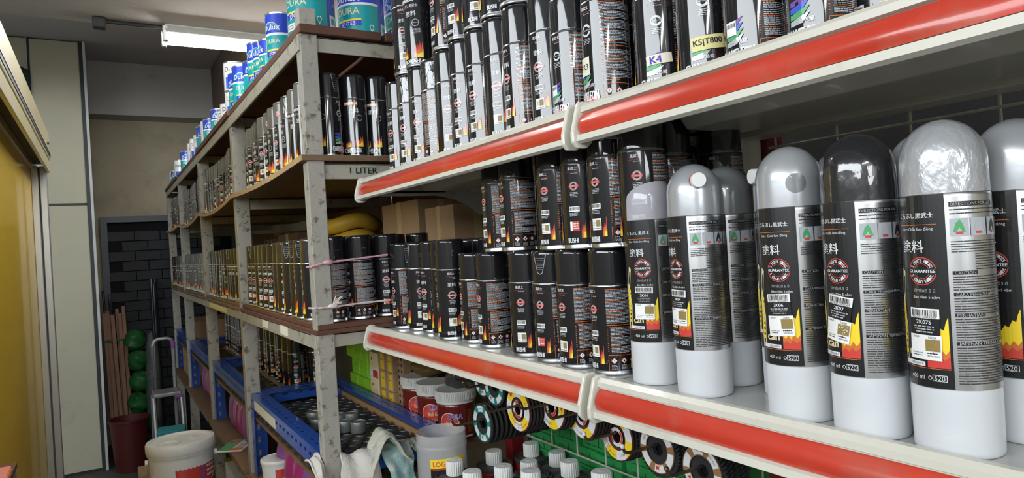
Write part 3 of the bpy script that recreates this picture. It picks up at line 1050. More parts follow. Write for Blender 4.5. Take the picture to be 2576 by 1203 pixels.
# upper layer standing on the short cans
rowU = [(.652, 1.112, -62, 0, 'blk_cap', None), (.648, 1.040, -58, 0, 'blk_wrap', None), (.640, .902, -38, 1, 'blk_cap', None), (.638, .832, -22, 2, 'blk_cap', None), (.638, .764, -40, 0, 'blk_cap', None), (.640, .697, -12, 1, 'blk_cap', None)]
for i, (x, y, phi, seed, cap, tab) in enumerate(rowU):
    spray_can((x, y, ZL + H3 + .001), phi, 'short black spray can, upper layer on lower gondola shelf, %s from the steel rack' % ordn(i + 1), 'black spray cans stacked as an upper layer', 'kuro', 3, cap, tab, seed)
for i, (x, y) in enumerate([(.722, 1.03), (.712, .905), (.715, .82), (.73, .735), (.80, .70), (.81, .79)]):
    spray_can((x, y, ZL + H3 + .001), rng.uniform(-60, 0), 'short black spray can, rear of the upper layer, %s from the steel rack' % ordn(i + 1), 'black spray cans stacked as an upper layer', 'kuro', 3, 'blk_cap', None, 0)
for i, (x, y) in enumerate([(.708, .815), (.73, .737), (.80, .70), (.81, .79), (.652, .705)]):
    spray_can((x, y, ZL + .0005), rng.uniform(-60, 0), 'short black spray can under the rear upper layer, %s from the steel rack' % ordn(i + 1), G1, 'kuro', 3, 'blk_cap', None, 0)
# ---- upper gondola shelf
G2 = 'spray cans crowded on the upper gondola shelf'
yu = [1.475, 1.409, 1.342, 1.275, 1.207, 1.139, 1.072, 1.005, .938]
phu = [-52, -42, -32, -105, -14, -36, -42, -20, -58]
cpu = ['blk_cap', 'blk_wrap', 'blk_cap', 'blk_wrap', 'blk_cap', 'blk_cap', 'blk_cap', 'blk_cap', 'blk_cap']
for i, y in enumerate(yu):
    spray_can((.612, y, ZU + .0005), phu[i], 'tall black spray can, front row of upper gondola shelf, %s from the steel rack' % ordn(i + 1), G2, 'kuro', 4, cpu[i], -40 if i == 0 else None, (i * 2) % 2 + (i % 2))
for i, (x, y, phi, kind, size) in enumerate([(.618, .868, -34, 'kuro', 4), (.612, .800, -46, 'cham', 3), (.612, .724, -50, 'cham', 4)]):
    o = spray_can((x, y, ZU + .0005), phi, ['tall black spray can, front row of upper gondola shelf, tenth from the rack', 'short spray can with white seal, before the joint of the upper gondola shelves',
                  'spray can with K3 paper note at the joint of the upper gondola shelves'][i], G2, kind, size, 'blk_cap', None, i % 2)
    if i == 2:
        p = Pr(RC)
        p.rect(-16, 4, 50, 75, 'paper_cream', 6)
        p.text('K3', -4, 62, 11, 'ink_black', 8, bold=.1)
        inst('paper_note', p.mesh('paper_note'), o)
right = [(.632, .640, -5, 'K4', 3), (.634, .566, 0, 'K5|T800', 3), (.632, .492, -30, None, 3), (.636, .415, -25, None, 3)]
rl = ['chameleon spray can with white K4 paper note on the upper gondola shelf', 'chameleon spray can with yellow K5 T800 paper note on the upper gondola shelf',
      'spray can with white code sticker on upper gondola shelf, after the yellow note', 'spray can nearest the camera on the upper gondola shelf, cut by the frame']
for i, (x, y, phi, note, size) in enumerate(right):
    o = spray_can((x, y, ZU + .0005), phi, rl[i], G2, 'cham', size, 'blk_cap', None, 0 if i in (0, 1, 3) else 1)
    if note:
        p = Pr(RC)
        p.T = (2, 47, .08)
        if i == 0:
            p.rect(-17, 15, -6, 6.5, 'paper_cream', 6)
            p.text('K4', -5, 0, 14, 'ink_blue', 8, bold=.3)
        else:
            p.rect(-18, 20, -8.5, 8, 'paper_yel', 6)
            p.text('K5|T800', 1, 0, 32, 'ink_black', 8, h=9, bold=.25)
        inst('paper_note', p.mesh('paper_note'), o)
# second row of the upper shelf
for i, y in enumerate([1.44, 1.37, 1.30, 1.23, 1.16, 1.09, 1.02, .95, .88, .81, .745, .675, .60, .53, .455, .38]):
    spray_can((.690, y, ZU + .0005), rng.uniform(-60, 0), 'spray can in second row of the upper gondola shelf, %s from the steel rack' % ordn(i + 1), G2, 'kuro', 4 if i < 10 else 3, 'blk_cap', None, i % 2)
# second layer standing on the front row caps
lay2 = [(1, -20, 0), (2, 62, 0), (4, -60, 0), (5, -40, 1), (6, -15, 1), (7, -12, 0), (8, -80, 0)]
for n, (i, phi, seed) in enumerate(lay2):
    spray_can((.612, yu[i], ZU + H4 + .001), phi, 'tall black spray can stacked on top of upper gondola row, %s from the steel rack' % ordn(n + 1), 'spray cans stacked on top of the upper gondola row', 'kuro', 4, 'blk_wrap' if n == 1 else 'blk_cap', None, seed)
for n, y in enumerate([1.37, 1.30, 1.23, 1.16, 1.09]):
    spray_can((.690, y, ZU + H4 + .001), rng.uniform(-60, 0), 'black spray can, rear top layer above upper gondola shelf, %s from the rack' % ordn(n + 1), 'spray cans stacked on top of the upper gondola row', 'kuro', 4, 'blk_cap', None, 0)

# ---- rack, second level
G3 = 'spray cans in the front row of the second rack shelf'
n = 0
tilt_rng = random.Random(5)
for (ya, yb, st) in ((1.80, 2.62, .0735), (2.80, 3.68, .071), (3.85, 4.76, .072), (4.95, 5.70, .074)):
    y = ya
    while y <= yb:
        n += 1
        x = .478 + tilt_rng.uniform(-.006, .006)
        bay1 = y < 2.7
        spray_can((x, y, sag_z(y) + .001), tilt_rng.choice([-60, -45, -30, 20, 40, 62]), 'spray can with reflection-painted olive cap, second rack shelf front row, %s from the near post' % ordn(n), G3,
                  'kuro', 4, 'olive_reflect_cap' if (n % 5 != 3) else 'blk_wrap', -40 if n in (1, 2, 3) else None, n % 3, dot=n in (4, 6))
        y += st + tilt_rng.uniform(-.001, .004)
# end cans of that level
for i, (k, phi, kd) in enumerate([(.2985, 52, 'cham'), (.3394, 100, 'cham'), (.376, 82, 'cham')]):
    y = 1.705
    spray_can((k * y + (.0 if i else .0), y, sag_z(y) + .001), phi, ['spray can with pull tab, end of second rack shelf, beside near post', 'spray can facing out at second rack shelf end, middle of three',
              'spray can at the end of second rack shelf, beside the gondola cans'][i], 'three spray cans at the end of the second rack shelf', kd, 4, 'blk_cap', -10 if i == 0 else None, 0)
# ---- rack, third level
G4 = 'spray cans in the front row of the third rack shelf'
n = 0
for (ya, yb, st) in ((1.80, 2.64, .0715), (2.80, 3.69, .0705), (3.85, 4.77, .0715), (4.95, 5.70, .072)):
    y = ya
    while y <= yb:
        n += 1
        x = .474 + tilt_rng.uniform(-.004, .004)
        ph = tilt_rng.choice([-62, -55, -8, 0, -20, -45]) if y < 2.7 else tilt_rng.choice([-62, -10, 20, 45, 60])
        spray_can((x, y, 1.3255), ph, 'black spray can, third rack shelf front row, %s from the near post' % ordn(n), G4, 'kuro', 4,
                  'blk_wrap' if n % 4 == 1 else 'blk_cap', tilt_rng.choice([None, -30, None, 20]), n % 3, dot=n in (17, 25, 29))
        y += st + tilt_rng.uniform(-.0005, .002)
for i, (k, phi) in enumerate([(.2900, -62), (.3330, -66), (.3760, -5)]):
    y = 1.70
    spray_can((k * y, y, 1.3255), phi, ['string-tied black spray can at third rack shelf end, beside near post', 'string-tied black spray can at third rack shelf end, middle of three',
              'string-tied black spray can at third rack shelf end, beside the gondola'][i], 'three spray cans tied at the end of the third rack shelf', 'kuro', 4, 'blk_cap', None, [0, 2, 2][i])
for i in range(11):
    spray_can((.546, 1.79 + i * .0745, 1.3255), rng.uniform(-80, 20), 'black spray can, third rack shelf second row, %s from the near post' % ordn(i + 1), 'spray cans in the second row of the third rack shelf', 'kuro', 4, 'blk_cap', None, 0)
for i in range(5):
    spray_can((.620 + (i % 3) * .072, 1.775 + (i // 3) * .075, 1.3255), rng.uniform(-80, 20), 'black spray can behind the string-tied end cans, %s of five' % ordn(i + 1), 'spray cans behind the tied end cans', 'kuro', 4, 'blk_cap', None, 0)
# ---- rack, fourth level: cans on cardboard sheets in the blue frames of the second and third bay
G5 = 'spray cans standing on cardboard in the blue frames'
for bay, (ya, cnt, nm) in enumerate(((2.86, 9, 'second'), (3.92, 8, 'third'))):
    tag(MB().box(.615, .785, ya - .055, ya + cnt * .085, .9390, .9435).build('cardboard_sheet', 'cardboard', smooth=False), 'cardboard sheet under spray cans in the %s blue frame' % nm, 'cardboard')
    k = 0
    for i in range(cnt):
        for j in range(2):
            k += 1
            spray_can((.655 + j * .078 + rng.uniform(-.006, .006), ya + i * .084 - j * .02, .944), rng.choice([-60, -50, 0, 5, 40]), 'black spray can on cardboard, %s blue frame, %s from its near end' % (nm, ordn(k)), G5,
                      'kuro', 4, 'blk_wrap' if k == 4 else 'blk_cap', None, k % 3)

# ==================================================================== TWO-PART CANS with white base cup and domed cap
R2 = .034


def two_label(seed):
    rng = random.Random(seed)
    p = Pr(R2)
    z0, z1 = 57.5, 220
    hh = z1 - z0
    Y = lambda t: z0 + hh * t
    p.rect(-58, 20, Y(0), Y(1), 't_black', 0)
    p.text('くろぶし黒武士', -5, Y(.895), 34, 't_white', 1, bold=.1)
    p.rect(-22, 14, Y(.845), Y(.848), 't_orange', 1)
    p.text('Sơn • Chất làm đông', -4, Y(.825), 30, 't_white', 1)
    p.text('塗料', -8, Y(.735), 22, 't_white', 1, bold=.15)
    cy = Y(.605)
    p.ring(0, cy, 11.2, 12.1, 't_red', 1, n=28)
    p.ring(0, cy, 6.2, 6.7, 't_red', 1, n=20)
    p.arc_text('3 years gloss', 0, cy, 9.0, PI / 2, .19, 2.9, 't_white')
    p.arc_text('5 tahun kilat', 0, cy, 9.0, -PI / 2, .19, 2.9, 't_white', flip=True)
    p.rect(-12.6, 12.6, cy - 2.2, cy + 2.2, 't_black', 3)
    p.text('GUARANTEE', 0, cy, 22, 't_white', 4, bold=.12)
    p.text('มีการันตี 5 ปี', 1, Y(.505), 18, 't_grey', 1)
    p.text('Bảo đảm 5 năm', 2, Y(.47), 22, 't_white', 1)
    p.poly([(-30, Y(.10)), (-22, Y(.12)), (-20, Y(.30)), (-24, Y(.42)), (-19, Y(.60)), (-23, Y(.62)), (-29, Y(.45))], 'box_cream', 1)
    for k in range(8):
        p.rect(-30, -21.5, Y(.16 + .035 * k), Y(.183 + .035 * k), 't_yellow', 2)
    p.skyline(Y(.105), [(1, Y(.22)), (3, Y(.25)), (6, Y(.28)), (9, Y(.27)), (12, Y(.31)), (14.5, Y(.30)), (16, Y(.34)), (18, Y(.37))], 't_yellow', 1)
    p.skyline(Y(.105), [(1, Y(.19)), (4, Y(.17)), (6.5, Y(.195)), (9, Y(.17)), (12, Y(.20)), (15, Y(.175)), (18, Y(.20))], 't_orange', 2)
    p.skyline(Y(.105), [(1, Y(.14)), (5, Y(.16)), (8, Y(.14)), (11, Y(.165)), (14, Y(.145)), (18, Y(.165))], 't_red', 3)
    p.text('can', -10, Y(.175), 15, 'box_cream', 3, bold=.4)
    p.rect(-24, -1, Y(.108), Y(.132), 't_white', 4)
    p.text('USE ONLY', -9, Y(.12), 13, 't_black', 5)
    p.rect(-30, 18, Y(.098), Y(.101), 't_orange', 2)
    p.text('400 ml', -10, Y(.05), 14, 't_white', 1)
    p.rect(4, 15, Y(.035), Y(.068), 't_white', 1)
    p.rect(4.5, 14.5, Y(.038), Y(.065), 't_black', 2)
    p.text('520', 9.5, Y(.0515), 8, 't_white', 3)
    p.ring(2, Y(.05), 1.2, 1.7, 't_white', 1, n=10)
    front = p.mesh('label_print')
    p = Pr(R2)
    # silver side: black headings, dark print, small pictures
    y = .955
    p.rect(23, 60, Y(.93), Y(.955), 't_black', 1)
    p.text('DIRECTIONS FOR USE', 41, Y(.9425), 34, 't_grey', 2)
    for k in range(2):
        p.words(23, 75, Y(.915 - .02 * k), .9, rng, 't_dark')
    for k, c in enumerate(('t_green', 't_grey', 't_dark', 't_green', 't_grey')):
        x0 = 23 + k * 15
        p.rect(x0, x0 + 13.5, Y(.78), Y(.87), 't_grey', 1)
        p.poly([(x0 + 2, Y(.80)), (x0 + 11, Y(.80)), (x0 + 9, Y(.84)), (x0 + 7, Y(.865)), (x0 + 4, Y(.845))], c, 2)
        p.rect(x0 + 4, x0 + 9, Y(.79), Y(.803), 't_red', 3)
    for (a, b, head) in ((.60, .765, None), (.50, .585, 'CAUTION'), (.385, .475, 'CARA PENGGUNAAN'), (.24, .37, 'PERHATIAN'), (.03, .225, 'JAMINAN TERBATAS')):
        if head:
            w = len(head) * 2.2
            p.rect(23, 23 + w + 3, Y(b), Y(b) + 3, 't_black', 1)
            p.text(head, 24.5 + w / 2, Y(b) + 1.5, w, 't_grey', 2)
        yy = Y(b) - 2
        while yy > Y(a):
            p.words(23 + (18 if not head and yy < Y(.70) else 0), 120, yy, .75, rng, 't_dark', 1, (3, 9))
            yy -= 2.1
    return front, p.mesh('side_print')


def code_label(code, seed, gold_worn, T):
    rng = random.Random(seed)
    p = Pr(R2, .0009)
    p.T = T
    w = 24
    p.rect(-w / 2, w / 2, 9, 17.5, 'sticker', 6)
    p.barcode(0, 13.8, w * .88, 5, rng, lay=7)
    p.text('9555013605069', 0, 10.3, w * .85, 't_black', 7)
    p.rect(-w / 2, w / 2, -5, 9, 't_black', 6)
    p.text(code, 0, 6, 10 if len(code) < 5 else 12, 't_white', 7, bold=.12)
    for k in range(3):
        p.words(-9 + k, 9 - k, 2.2 - 2.3 * k, 1.1, rng, 't_grey', 7, (1, 4))
    p.rect(-w / 2 - 1, w / 2 + 1, -26, -5, 'sticker', 6)
    p.text('SHOP', -7, -7, 6, 't_black', 7)
    p.text('USER', 6.5, -7, 6, 't_black', 7)
    p.rect(1, 12, -18.5, -8.5, 't_gold', 7)
    if gold_worn:
        for k in range(14):
            x, y = rng.uniform(2, 10), rng.uniform(-18, -9.5)
            p.rect(x, x + rng.uniform(.6, 1.6), y, y + .8, 'sticker', 8)
    p.text('DOWNLOAD', -6, -20.5, 10, 't_black', 7)
    p.text('REWARDS', 7, -22.6, 9, 't_black', 7)
    p.words(2, 11, -20.3, 1, rng, 't_black', 7, (1, 2), .3)
    p.words(-10, -2, -22.6, .7, rng, 't_black', 7, (1, 2), .3)
    p.poly([(6, -19.6), (7.4, -19.6), (6.7, -18.7)], 't_black', 7)
    return p


def dome_mesh(m):
    pf = [(.0336, .2205), (.0336, .225), (.0334, .248)]
    for k in range(1, 11):
        a = k / 10 * PI / 2
        pf.append((.0334 * math.cos(a) if k < 10 else 0, .248 + .037 * math.sin(a)))
    return MB().lathe(pf, 48).mesh('dome_cap', m)


two_body = MB().lathe([(.0328, .056), (R2, .057), (R2, .0585), (R2, .217), (R2, .2185), (.033, .2205), (.0335, .222)], 48).mesh('can_body', 'brushed')
two_base = MB().lathe([(0, .002), (.030, .002), (.0322, 0), (.0334, .002), (.0335, .005), (.0338, .050), (.0338, .0525), (.0334, .0565), (.032, .0565)], 48).mesh('base_cup', 'white_cup')
knob_me = MB().lathe([(0, 0), (.0092, 0), (.0092, .008), (.0086, .0095), (0, .0095)], 24, None, (0, 0, 0), 'Y').mesh('knob', 'white_plastic')
kring_me = MB().lathe([(.0095, 0), (.0102, 0), (.0102, .0035), (.0095, .0035)], 24, None, (0, 0, 0), 'Y').mesh('knob_seal', 'nozzle_red')


def two_part_can(x, y, phi, dome, label, code=None, knob=None, disc=None, sphi=0, srot=0, sz=0, seed=0):
    t = thing('two_part_spray_can', label, 'spray can', (x, y, ZL + .0005), face_cam(x, y, phi), 'two-part spray cans with white base cups and domed caps')
    inst('can_body', two_body, t)
    inst('base_cup', two_base, t)
    d = inst('dome_cap', get(('dome', dome), lambda: dome_mesh(dome)), t)
    fr_, sd_ = get(('two', seed), lambda: two_label(seed))
    inst('label_print', fr_, t)
    inst('side_print', sd_, t)
    if dome == 'dome_clear':
        MB().lathe([(0, .2225), (.012, .2225), (.012, .237), (.019, .238), (.019, .262), (.016, .268), (0, .268)], 24).build('nozzle', 'nozzle_pink', t)
    if code:
        p2 = code_label(code, seed + 5, code == '2K07', (sphi, 57.5 + 162 * .33 + sz, srot))
        o = inst('code_sticker', p2.mesh('code_sticker'), t)
        o['label'] = 'white and black barcode sticker reading ' + code
    if knob is not None:
        for me, off, nm in ((knob_me, .0375, 'knob'), (kring_me, .0325, 'knob_seal')):
            o = inst(nm, me, d)
            a = math.radians(knob)
            o.rotation_euler = (0, 0, PI + a)
            o.location = (off * math.sin(a) * .93, -off * math.cos(a) * .93, .262)
            if nm == 'knob':
                o.location = (.030 * math.sin(a), -.030 * math.cos(a), .262)
            else:
                o.location = (.028 * math.sin(a), -.028 * math.cos(a), .2615)
    if disc is not None:
        p = Pr(.0335, .0003)
        for k in range(4):
            p.ring(disc, 244, 2.5 * k, 2.5 * k + 2.5, 'dome_grey', 1, n=28)
        inst('round_mark', p.mesh('round_mark'), d)
    return t


two_part_can(.625, .303, -34, 'dome_silver_wrap', 'silver domed two-part spray can, code 2K07S, nearest the camera', '2K07S', None, None, 0, -.02, -4, 1)
two_part_can(.622, .378, -40, 'dome_black', 'black domed two-part spray can, code 2K07, with tilted sticker', '2K07', None, None, 0, -.16, 4, 2)
two_part_can(.625, .456, -26, 'dome_silver', 'silver domed two-part spray can with round cap mark, code 2K06', '2K06', None, 22, -1, .05, 3, 3)
two_part_can(.633, .598, -52, 'dome_silver', 'silver domed two-part spray can with white knob, code 2K04', '2K04', 62, None, 2, -.03, 2, 4)
two_part_can(.640, .690, -20, 'dome_clear', 'clear domed two-part spray can showing a pink nozzle, code 2K01', '2K01', None, None, 0, -.02, 3, 5)
two_part_can(.705, .612, -35, 'dome_grey', 'dark grey domed two-part spray can behind the white knob one', None, None, None, seed=4)
two_part_can(.700, .520, -30, 'dome_silver', 'silver domed two-part spray can with knob, half hidden behind code 2K06', None, -30, None, seed=4)
two_part_can(.698, .436, -30, 'dome_clear', 'clear domed two-part spray can peeking between 2K06 and the black dome', None, None, None, seed=4)
two_part_can(.694, .352, -30, 'dome_silver', 'silver domed two-part spray can with knob behind the black dome', None, -55, None, seed=4)
two_part_can(.702, .278, -36, 'dome_silver', 'silver domed two-part spray can cut by the frame, second row', None, None, None, seed=4)

# ==================================================================== PAINT TINS on top of the rack
def tin_label(r, h, kind, seed=0):
    rng = random.Random(seed)
    p = Pr(r)
    W, H = r * 1000 * PI, h * 1000
    if kind == 'teal':
        p.rect(-W, W, H * .02, H * .60, 'dulux_teal', 0)
        p.rect(-W, W, H * .64, H * .97, 'dulux_blue', 0)
        p.rect(-W, W, H * .60, H * .64, 'dulux_white', 0)
        for k, c in enumerate(('t_grey', 'dulux_teal', 't_blue')):
            p.ring(-W * .08, H * .66, W * (.20 - .035 * k), W * (.225 - .035 * k), c, 1, .1, PI - .1, 14)
        p.text('Dulux', -W * .06, H * .74, W * .42, 'dulux_white', 3, bold=.25)
        p.text('DURA', -W * .04, H * .50, W * .36, 'box_cream', 2, bold=.2)
        p.rect(-W * .22, W * .16, H * .33, H * .36, 't_yellow', 1)
        p.rect(-W * .22, W * .16, H * .24, H * .33, 'dulux_blue', 1)
        p.text('gloss', -W * .03, H * .285, W * .22, 'dulux_white', 2)
        x = W * .30
        p.poly([(x - 7, H * .22), (x, H * .12), (x + 7, H * .22), (x + 4, H * .26), (x - 4, H * .26)], 'dulux_white', 1)
        p.rect(-W * .25, -W * .02, H * .05, H * .17, 'dulux_white', 1)
        p.words(-W * .23, -W * .04, H * .13, 1.4, rng, 't_dark', 2)
        p.words(-W * .23, -W * .06, H * .09, 1.4, rng, 't_dark', 2)
        p.rect(W * .42, W * .78, H * .02, H * .97, 'dulux_blue', 2)
        p.rect(W * .46, W * .74, H * .12, H * .32, 'dulux_white', 3)
        p.rect(W * .49, W * .58, H * .17, H * .27, 'dulux_teal', 4)
        p.rect(W * .62, W * .71, H * .17, H * .27, 'dulux_teal', 4)
        p.fine(W * .46, W * .74, H * .38, H * .92, rng, 't_grey', 'dulux_white', 3.2, 1.2)
        p.rect(W * .78, W, H * .02, H * .97, 'dulux_white', 2)
        p.fine(W * .80, W * .98, H * .1, H * .92, rng, 't_dark', 't_blue', 3, 1.2)
    else:
        p.rect(-W, W, H * .02, H * .97, 'dulux_white', 0)
        p.text('Dulux', -W * .08, H * .74, W * .46, 't_dark', 2, bold=.3)
        p.poly([(W * .22, H * .95), (W * .6, H * .95), (W * .6, H * .70), (W * .38, H * .74)], 't_red', 1)
        p.rect(-W * .3, -W * .02, H * .08, H * .48, 't_blue', 1)
        p.rect(W * .0, W * .34, H * .08, H * .40, 't_pink', 1)
        p.rect(W * .0, W * .34, H * .42, H * .52, 't_orange', 1)
        p.rect(W * .6, W, H * .02, H * .6, 't_blue', 1)
    return p.mesh('label_print')


def paint_tin(x, y, z, r, h, kind, phi, label):
    t = thing('paint_tin', label, 'paint tin', (x, y, z), face_cam(x, y, phi), 'paint tins on top of the rack')
    inst('tin_body', get(('tb', r, h), lambda: MB().lathe([(0, .002), (r * .95, .002), (r * 1.02, 0), (r * 1.02, .003), (r, .005), (r, .008), (r, h - .009), (r, h - .006), (r * 1.025, h - .004), (r * 1.025, h), (r * .97, h)], 32).mesh('tin_body', 'steel')), t)
    inst('lid', get(('tl', r, h), lambda: MB().lathe([(r * .97, h), (r * .96, h - .004), (r * .80, h - .004), (r * .78, h - .001), (0, h - .001)], 32).mesh('lid', 'tin_lid')), t)
    inst('label_print', get(('tp', r, h, kind), lambda: tin_label(r, h, kind)), t)


ZT = 2.0625
i = 0
for (x, y, r, h, k, phi) in [(.494, 1.755, .06, .155, 'teal', -35), (.636, 1.775, .062, .155, 'teal', -28), (.775, 1.785, .062, .155, 'teal', -20), (.91, 1.79, .062, .155, 'teal', -20)]:
    paint_tin(x, y, ZT, r, h, k, phi, 'large teal and blue paint tin at the rack top end, %s from the near post' % ordn(i + 1))
    i += 1
tins = [(2.12, .175, 'teal', -30), (2.24, .13, 'teal', -70), (2.335, .15, 'teal', -40), (2.435, .175, 'teal', -30), (2.525, .135, 'teal', 0), (2.75, .175, 'teal', -5), (2.845, .17, 'teal', -20), (2.945, .12, 'white', 0),
        (3.085, .10, 'white', 5), (3.18, .09, 'white', 0), (3.38, .135, 'teal', 0), (3.66, .14, 'teal', 0), (3.757, .15, 'white', 40), (3.85, .145, 'teal', 0), (3.95, .155, 'teal', 0), (4.09, .135, 'white', 0), (4.28, .145, 'white', 0),
        (4.42, .14, 'white', 10), (4.83, .15, 'teal', 0), (5.29, .155, 'white', 0), (5.56, .11, 'teal', 0), (5.72, .13, 'white', 0)]
for i, (y, h, k, phi) in enumerate(tins):
    paint_tin(.50, y, ZT, .044, h, k, phi, ('teal and blue' if k == 'teal' else 'white') + ' paint tin along the rack top front edge, %s from the near end' % ordn(i + 1))
paint_tin(.50, 2.945, ZT + .1205, .044, .12, 'white', 0, 'white paint tin with red mark stacked on another tin atop the rack')
paint_tin(.605, 3.0, ZT, .052, .23, 'white', 0, 'tall white paint tin standing behind the front tins atop the rack')
for i, y in enumerate([2.15, 2.30, 2.46, 2.62, 2.80]):
    paint_tin(.60, y, ZT, .046, .15, 'teal', 0, 'teal and blue paint tin, rear row atop the rack, %s from the near end' % ordn(i + 1))

# ==================================================================== SMALL TINS in the blue trays
st_me = {}
for k, m in (('dark', 'small_tin'), ('grey', 'small_tin_grey')):
    r, h = .0232, .034
    st_me[k] = (MB().lathe([(0, 0), (r * .94, 0), (r, .002), (r, h - .010), (r * .97, h - .010)], 20).mesh('tin_body', m),
                MB().lathe([(r * 1.03, h - .012), (r * 1.03, h - .002), (r * .99, h), (r * .90, h), (r * .88, h - .0018), (0, h - .0018)], 20).mesh('lid', m))


def small_tin(x, y, z, kind, label, group):
    t = thing('small_tin', label, 'tin', (x, y, z), 0, group)
    inst('tin_body', st_me[kind][0], t)
    inst('lid', st_me[kind][1], t)


rng = random.Random(21)
step = .0488
row = 0
y = PY[0] + .078
gl = 'small dark tin in near blue tray, %s row from near end, %s from the front'
while y < PY[1] - .05:
    x = .478 + (step / 2 if row % 2 else 0)
    while x < .765:
        if not (x < .51 and y > PY[1] - .09):
            small_tin(x + rng.uniform(-.0008, .0008), y + rng.uniform(-.0008, .0008), .9045, 'dark', gl % (ordn(row + 1), ordn(1 + int((x - .475) / step))), 'small dark tins packed in the near blue tray')
        x += step
    y += step * .87
    row += 1
for i, (px, py) in enumerate([(852, 1052), (885, 1048), (868, 1068), (902, 1070), (830, 1078), (800, 1062), (790, 1045)]):
    q = at(px, py, Z=.96)
    small_tin(q.x, q.y, .939, 'grey', 'small grey metal tin lying loose on the dark tins, %s of seven by the post' % ordn(i + 1), 'small grey tins on top of the dark ones')
row = 0
y = PY[1] + .085
while y < PY[1] + .75:
    x = .478 + (step / 2 if row % 2 else 0)
    while x < .60:
        small_tin(x, y, .9045, 'dark', 'small dark tin in second blue tray, %s row from near end, %s from the front' % (ordn(row + 1), ordn(1 + int((x - .475) / step))), 'small dark tins packed in the second blue tray')
        x += step
    y += step * .87
    row += 1

# ==================================================================== STRINGS AND RAGS
def blob(name, mats, parent, c, r, n=(14, 10), amp=.25, seed=0, sc=(1, 1, 1)):
    rg = random.Random(seed)
    ph = [(rg.uniform(1, 4), rg.uniform(1, 4), rg.uniform(0, 6), rg.uniform(.3, 1)) for _ in range(7)]
    v, f = [], []
    nu, nv = n
    for j in range(nv + 1):
        b = -PI / 2 + PI * j / nv
        for i in range(nu):
            a = 2 * PI * i / nu
            d = sum(w * math.sin(p * a * 1.0 // 1 * 0 + round(p) * a + q * b * 2 + o) for p, q, o, w in ph) / 4
            rr = r * (1 + amp * d * math.cos(b))
            v.append((c[0] + sc[0] * rr * math.cos(b) * math.cos(a), c[1] + sc[1] * rr * math.cos(b) * math.sin(a), c[2] + sc[2] * rr * math.sin(b)))
    for j in range(nv):
        for i in range(nu):
            f.append((j * nu + i, j * nu + (i + 1) % nu, (j + 1) * nu + (i + 1) % nu, (j + 1) * nu + i))
    return MB().add(v, f).build(name, mats, parent)


for (nm, m, pts, knot) in (('pink', 'string_pink', [(783, 671), (808, 664), (850, 657), (905, 650), (975, 641)], (826, 660)), ('white', 'string_white', [(788, 776), (812, 775), (850, 771), (905, 763), (983, 755)], (838, 770))):
    t = thing('tie_string', nm + ' string tied from the rack post across the end cans', 'string', group='strings tied round the third shelf end')
    pp = []
    for k, (px, py) in enumerate(pts):
        pp.append(at(px, py, Y=(1.650, 1.648, 1.656, 1.6625, 1.6625)[k]))
    dense = []
    for k in range(len(pp) - 1):
        for e in range(6):
            dense.append(pp[k].lerp(pp[k + 1], e / 6))
    dense.append(pp[-1])
    MB().tube(dense, [.0026 + .0008 * math.sin(k * 1.7) for k in range(len(dense))], 6).build('string', m, t)
    MB().tube([(pp[0].x, 1.650, pp[0].z), (.431, 1.654, pp[0].z - .001), (.430, 1.70, pp[0].z - .002)], .0024, 6).build('string_turn', m, t)
    kq = at(*knot, Y=1.646)
    blob('knot', m, t, kq, .008, (10, 7), .3, 3, (1.6, .7, .8))
    if nm == 'white':
        tf = MB()
        rg = random.Random(4)
        for k in range(16):
            e = at(knot[0] + rg.uniform(2, 26), knot[1] - rg.uniform(6, 28), Y=1.642)
            tf.tube([kq, kq.lerp(e, .5) + Vector((0, 0, .002)), e], [.0012, .0016, .0009], 5)
        tf.build('string_tuft', m, t)


def rag(name, mats, label, path, w0, w1, seed, amp=.006):
    """terry cloth laid along a path of points, wavy across its width direction (from w0 to w1, vectors)"""
    rg = random.Random(seed)
    nu, pv = 22, []
    P_ = [Vector(p) for p in path]
    for k in range(len(P_) - 1):
        a, b, c, d = P_[max(k - 1, 0)], P_[k], P_[k + 1], P_[min(k + 2, len(P_) - 1)]
        for e in range(8):
            t = e / 8
            pv.append(.5 * ((2 * b) + (c - a) * t + (2 * a - 5 * b + 4 * c - d) * t * t + (3 * b - a - 3 * c + d) * t ** 3))
    pv.append(P_[-1])
    w0, w1 = Vector(w0), Vector(w1)
    o = [rg.uniform(0, 6) for _ in range(5)]
    n = len(pv)
    wd = (w1 - w0).normalized()
    v, f = [], []
    for i in range(nu + 1):
        u = i / nu
        for j, p in enumerate(pv):
            w = j / (n - 1)
            tg = (pv[min(j + 1, n - 1)] - pv[max(j - 1, 0)]).normalized()
            nr = tg.cross(wd).normalized()
            dd = amp * (math.sin(u * 5 + o[0] + w * 4) + .6 * math.sin(u * 11 + o[1] - w * 6) + .5 * math.sin(w * 17 + o[2] + u * 3))
            ed = 1 + .12 * math.sin(w * 6 + o[3]) + .06 * math.sin(w * 15 + o[4])
            v.append(p + (w0 + (w1 - w0) * (.5 + (u - .5) * ed)) + nr * dd + tg * .01 * math.sin(u * 6 + o[4]) + Vector((rg.uniform(-1, 1), rg.uniform(-1, 1), rg.uniform(-1, 1))) * .0009)
    for i in range(nu):
        for j in range(n - 1):
            f.append((i * n + j, (i + 1) * n + j, (i + 1) * n + j + 1, i * n + j + 1))
    ob = MB().add(v, f).build(name, mats, None, solid=.005)
    md = ob.modifiers.new('sub', 'SUBSURF')
    md.levels = md.render_levels = 1
    return tag(ob, label, 'rag', 'rags over the near blue beam')


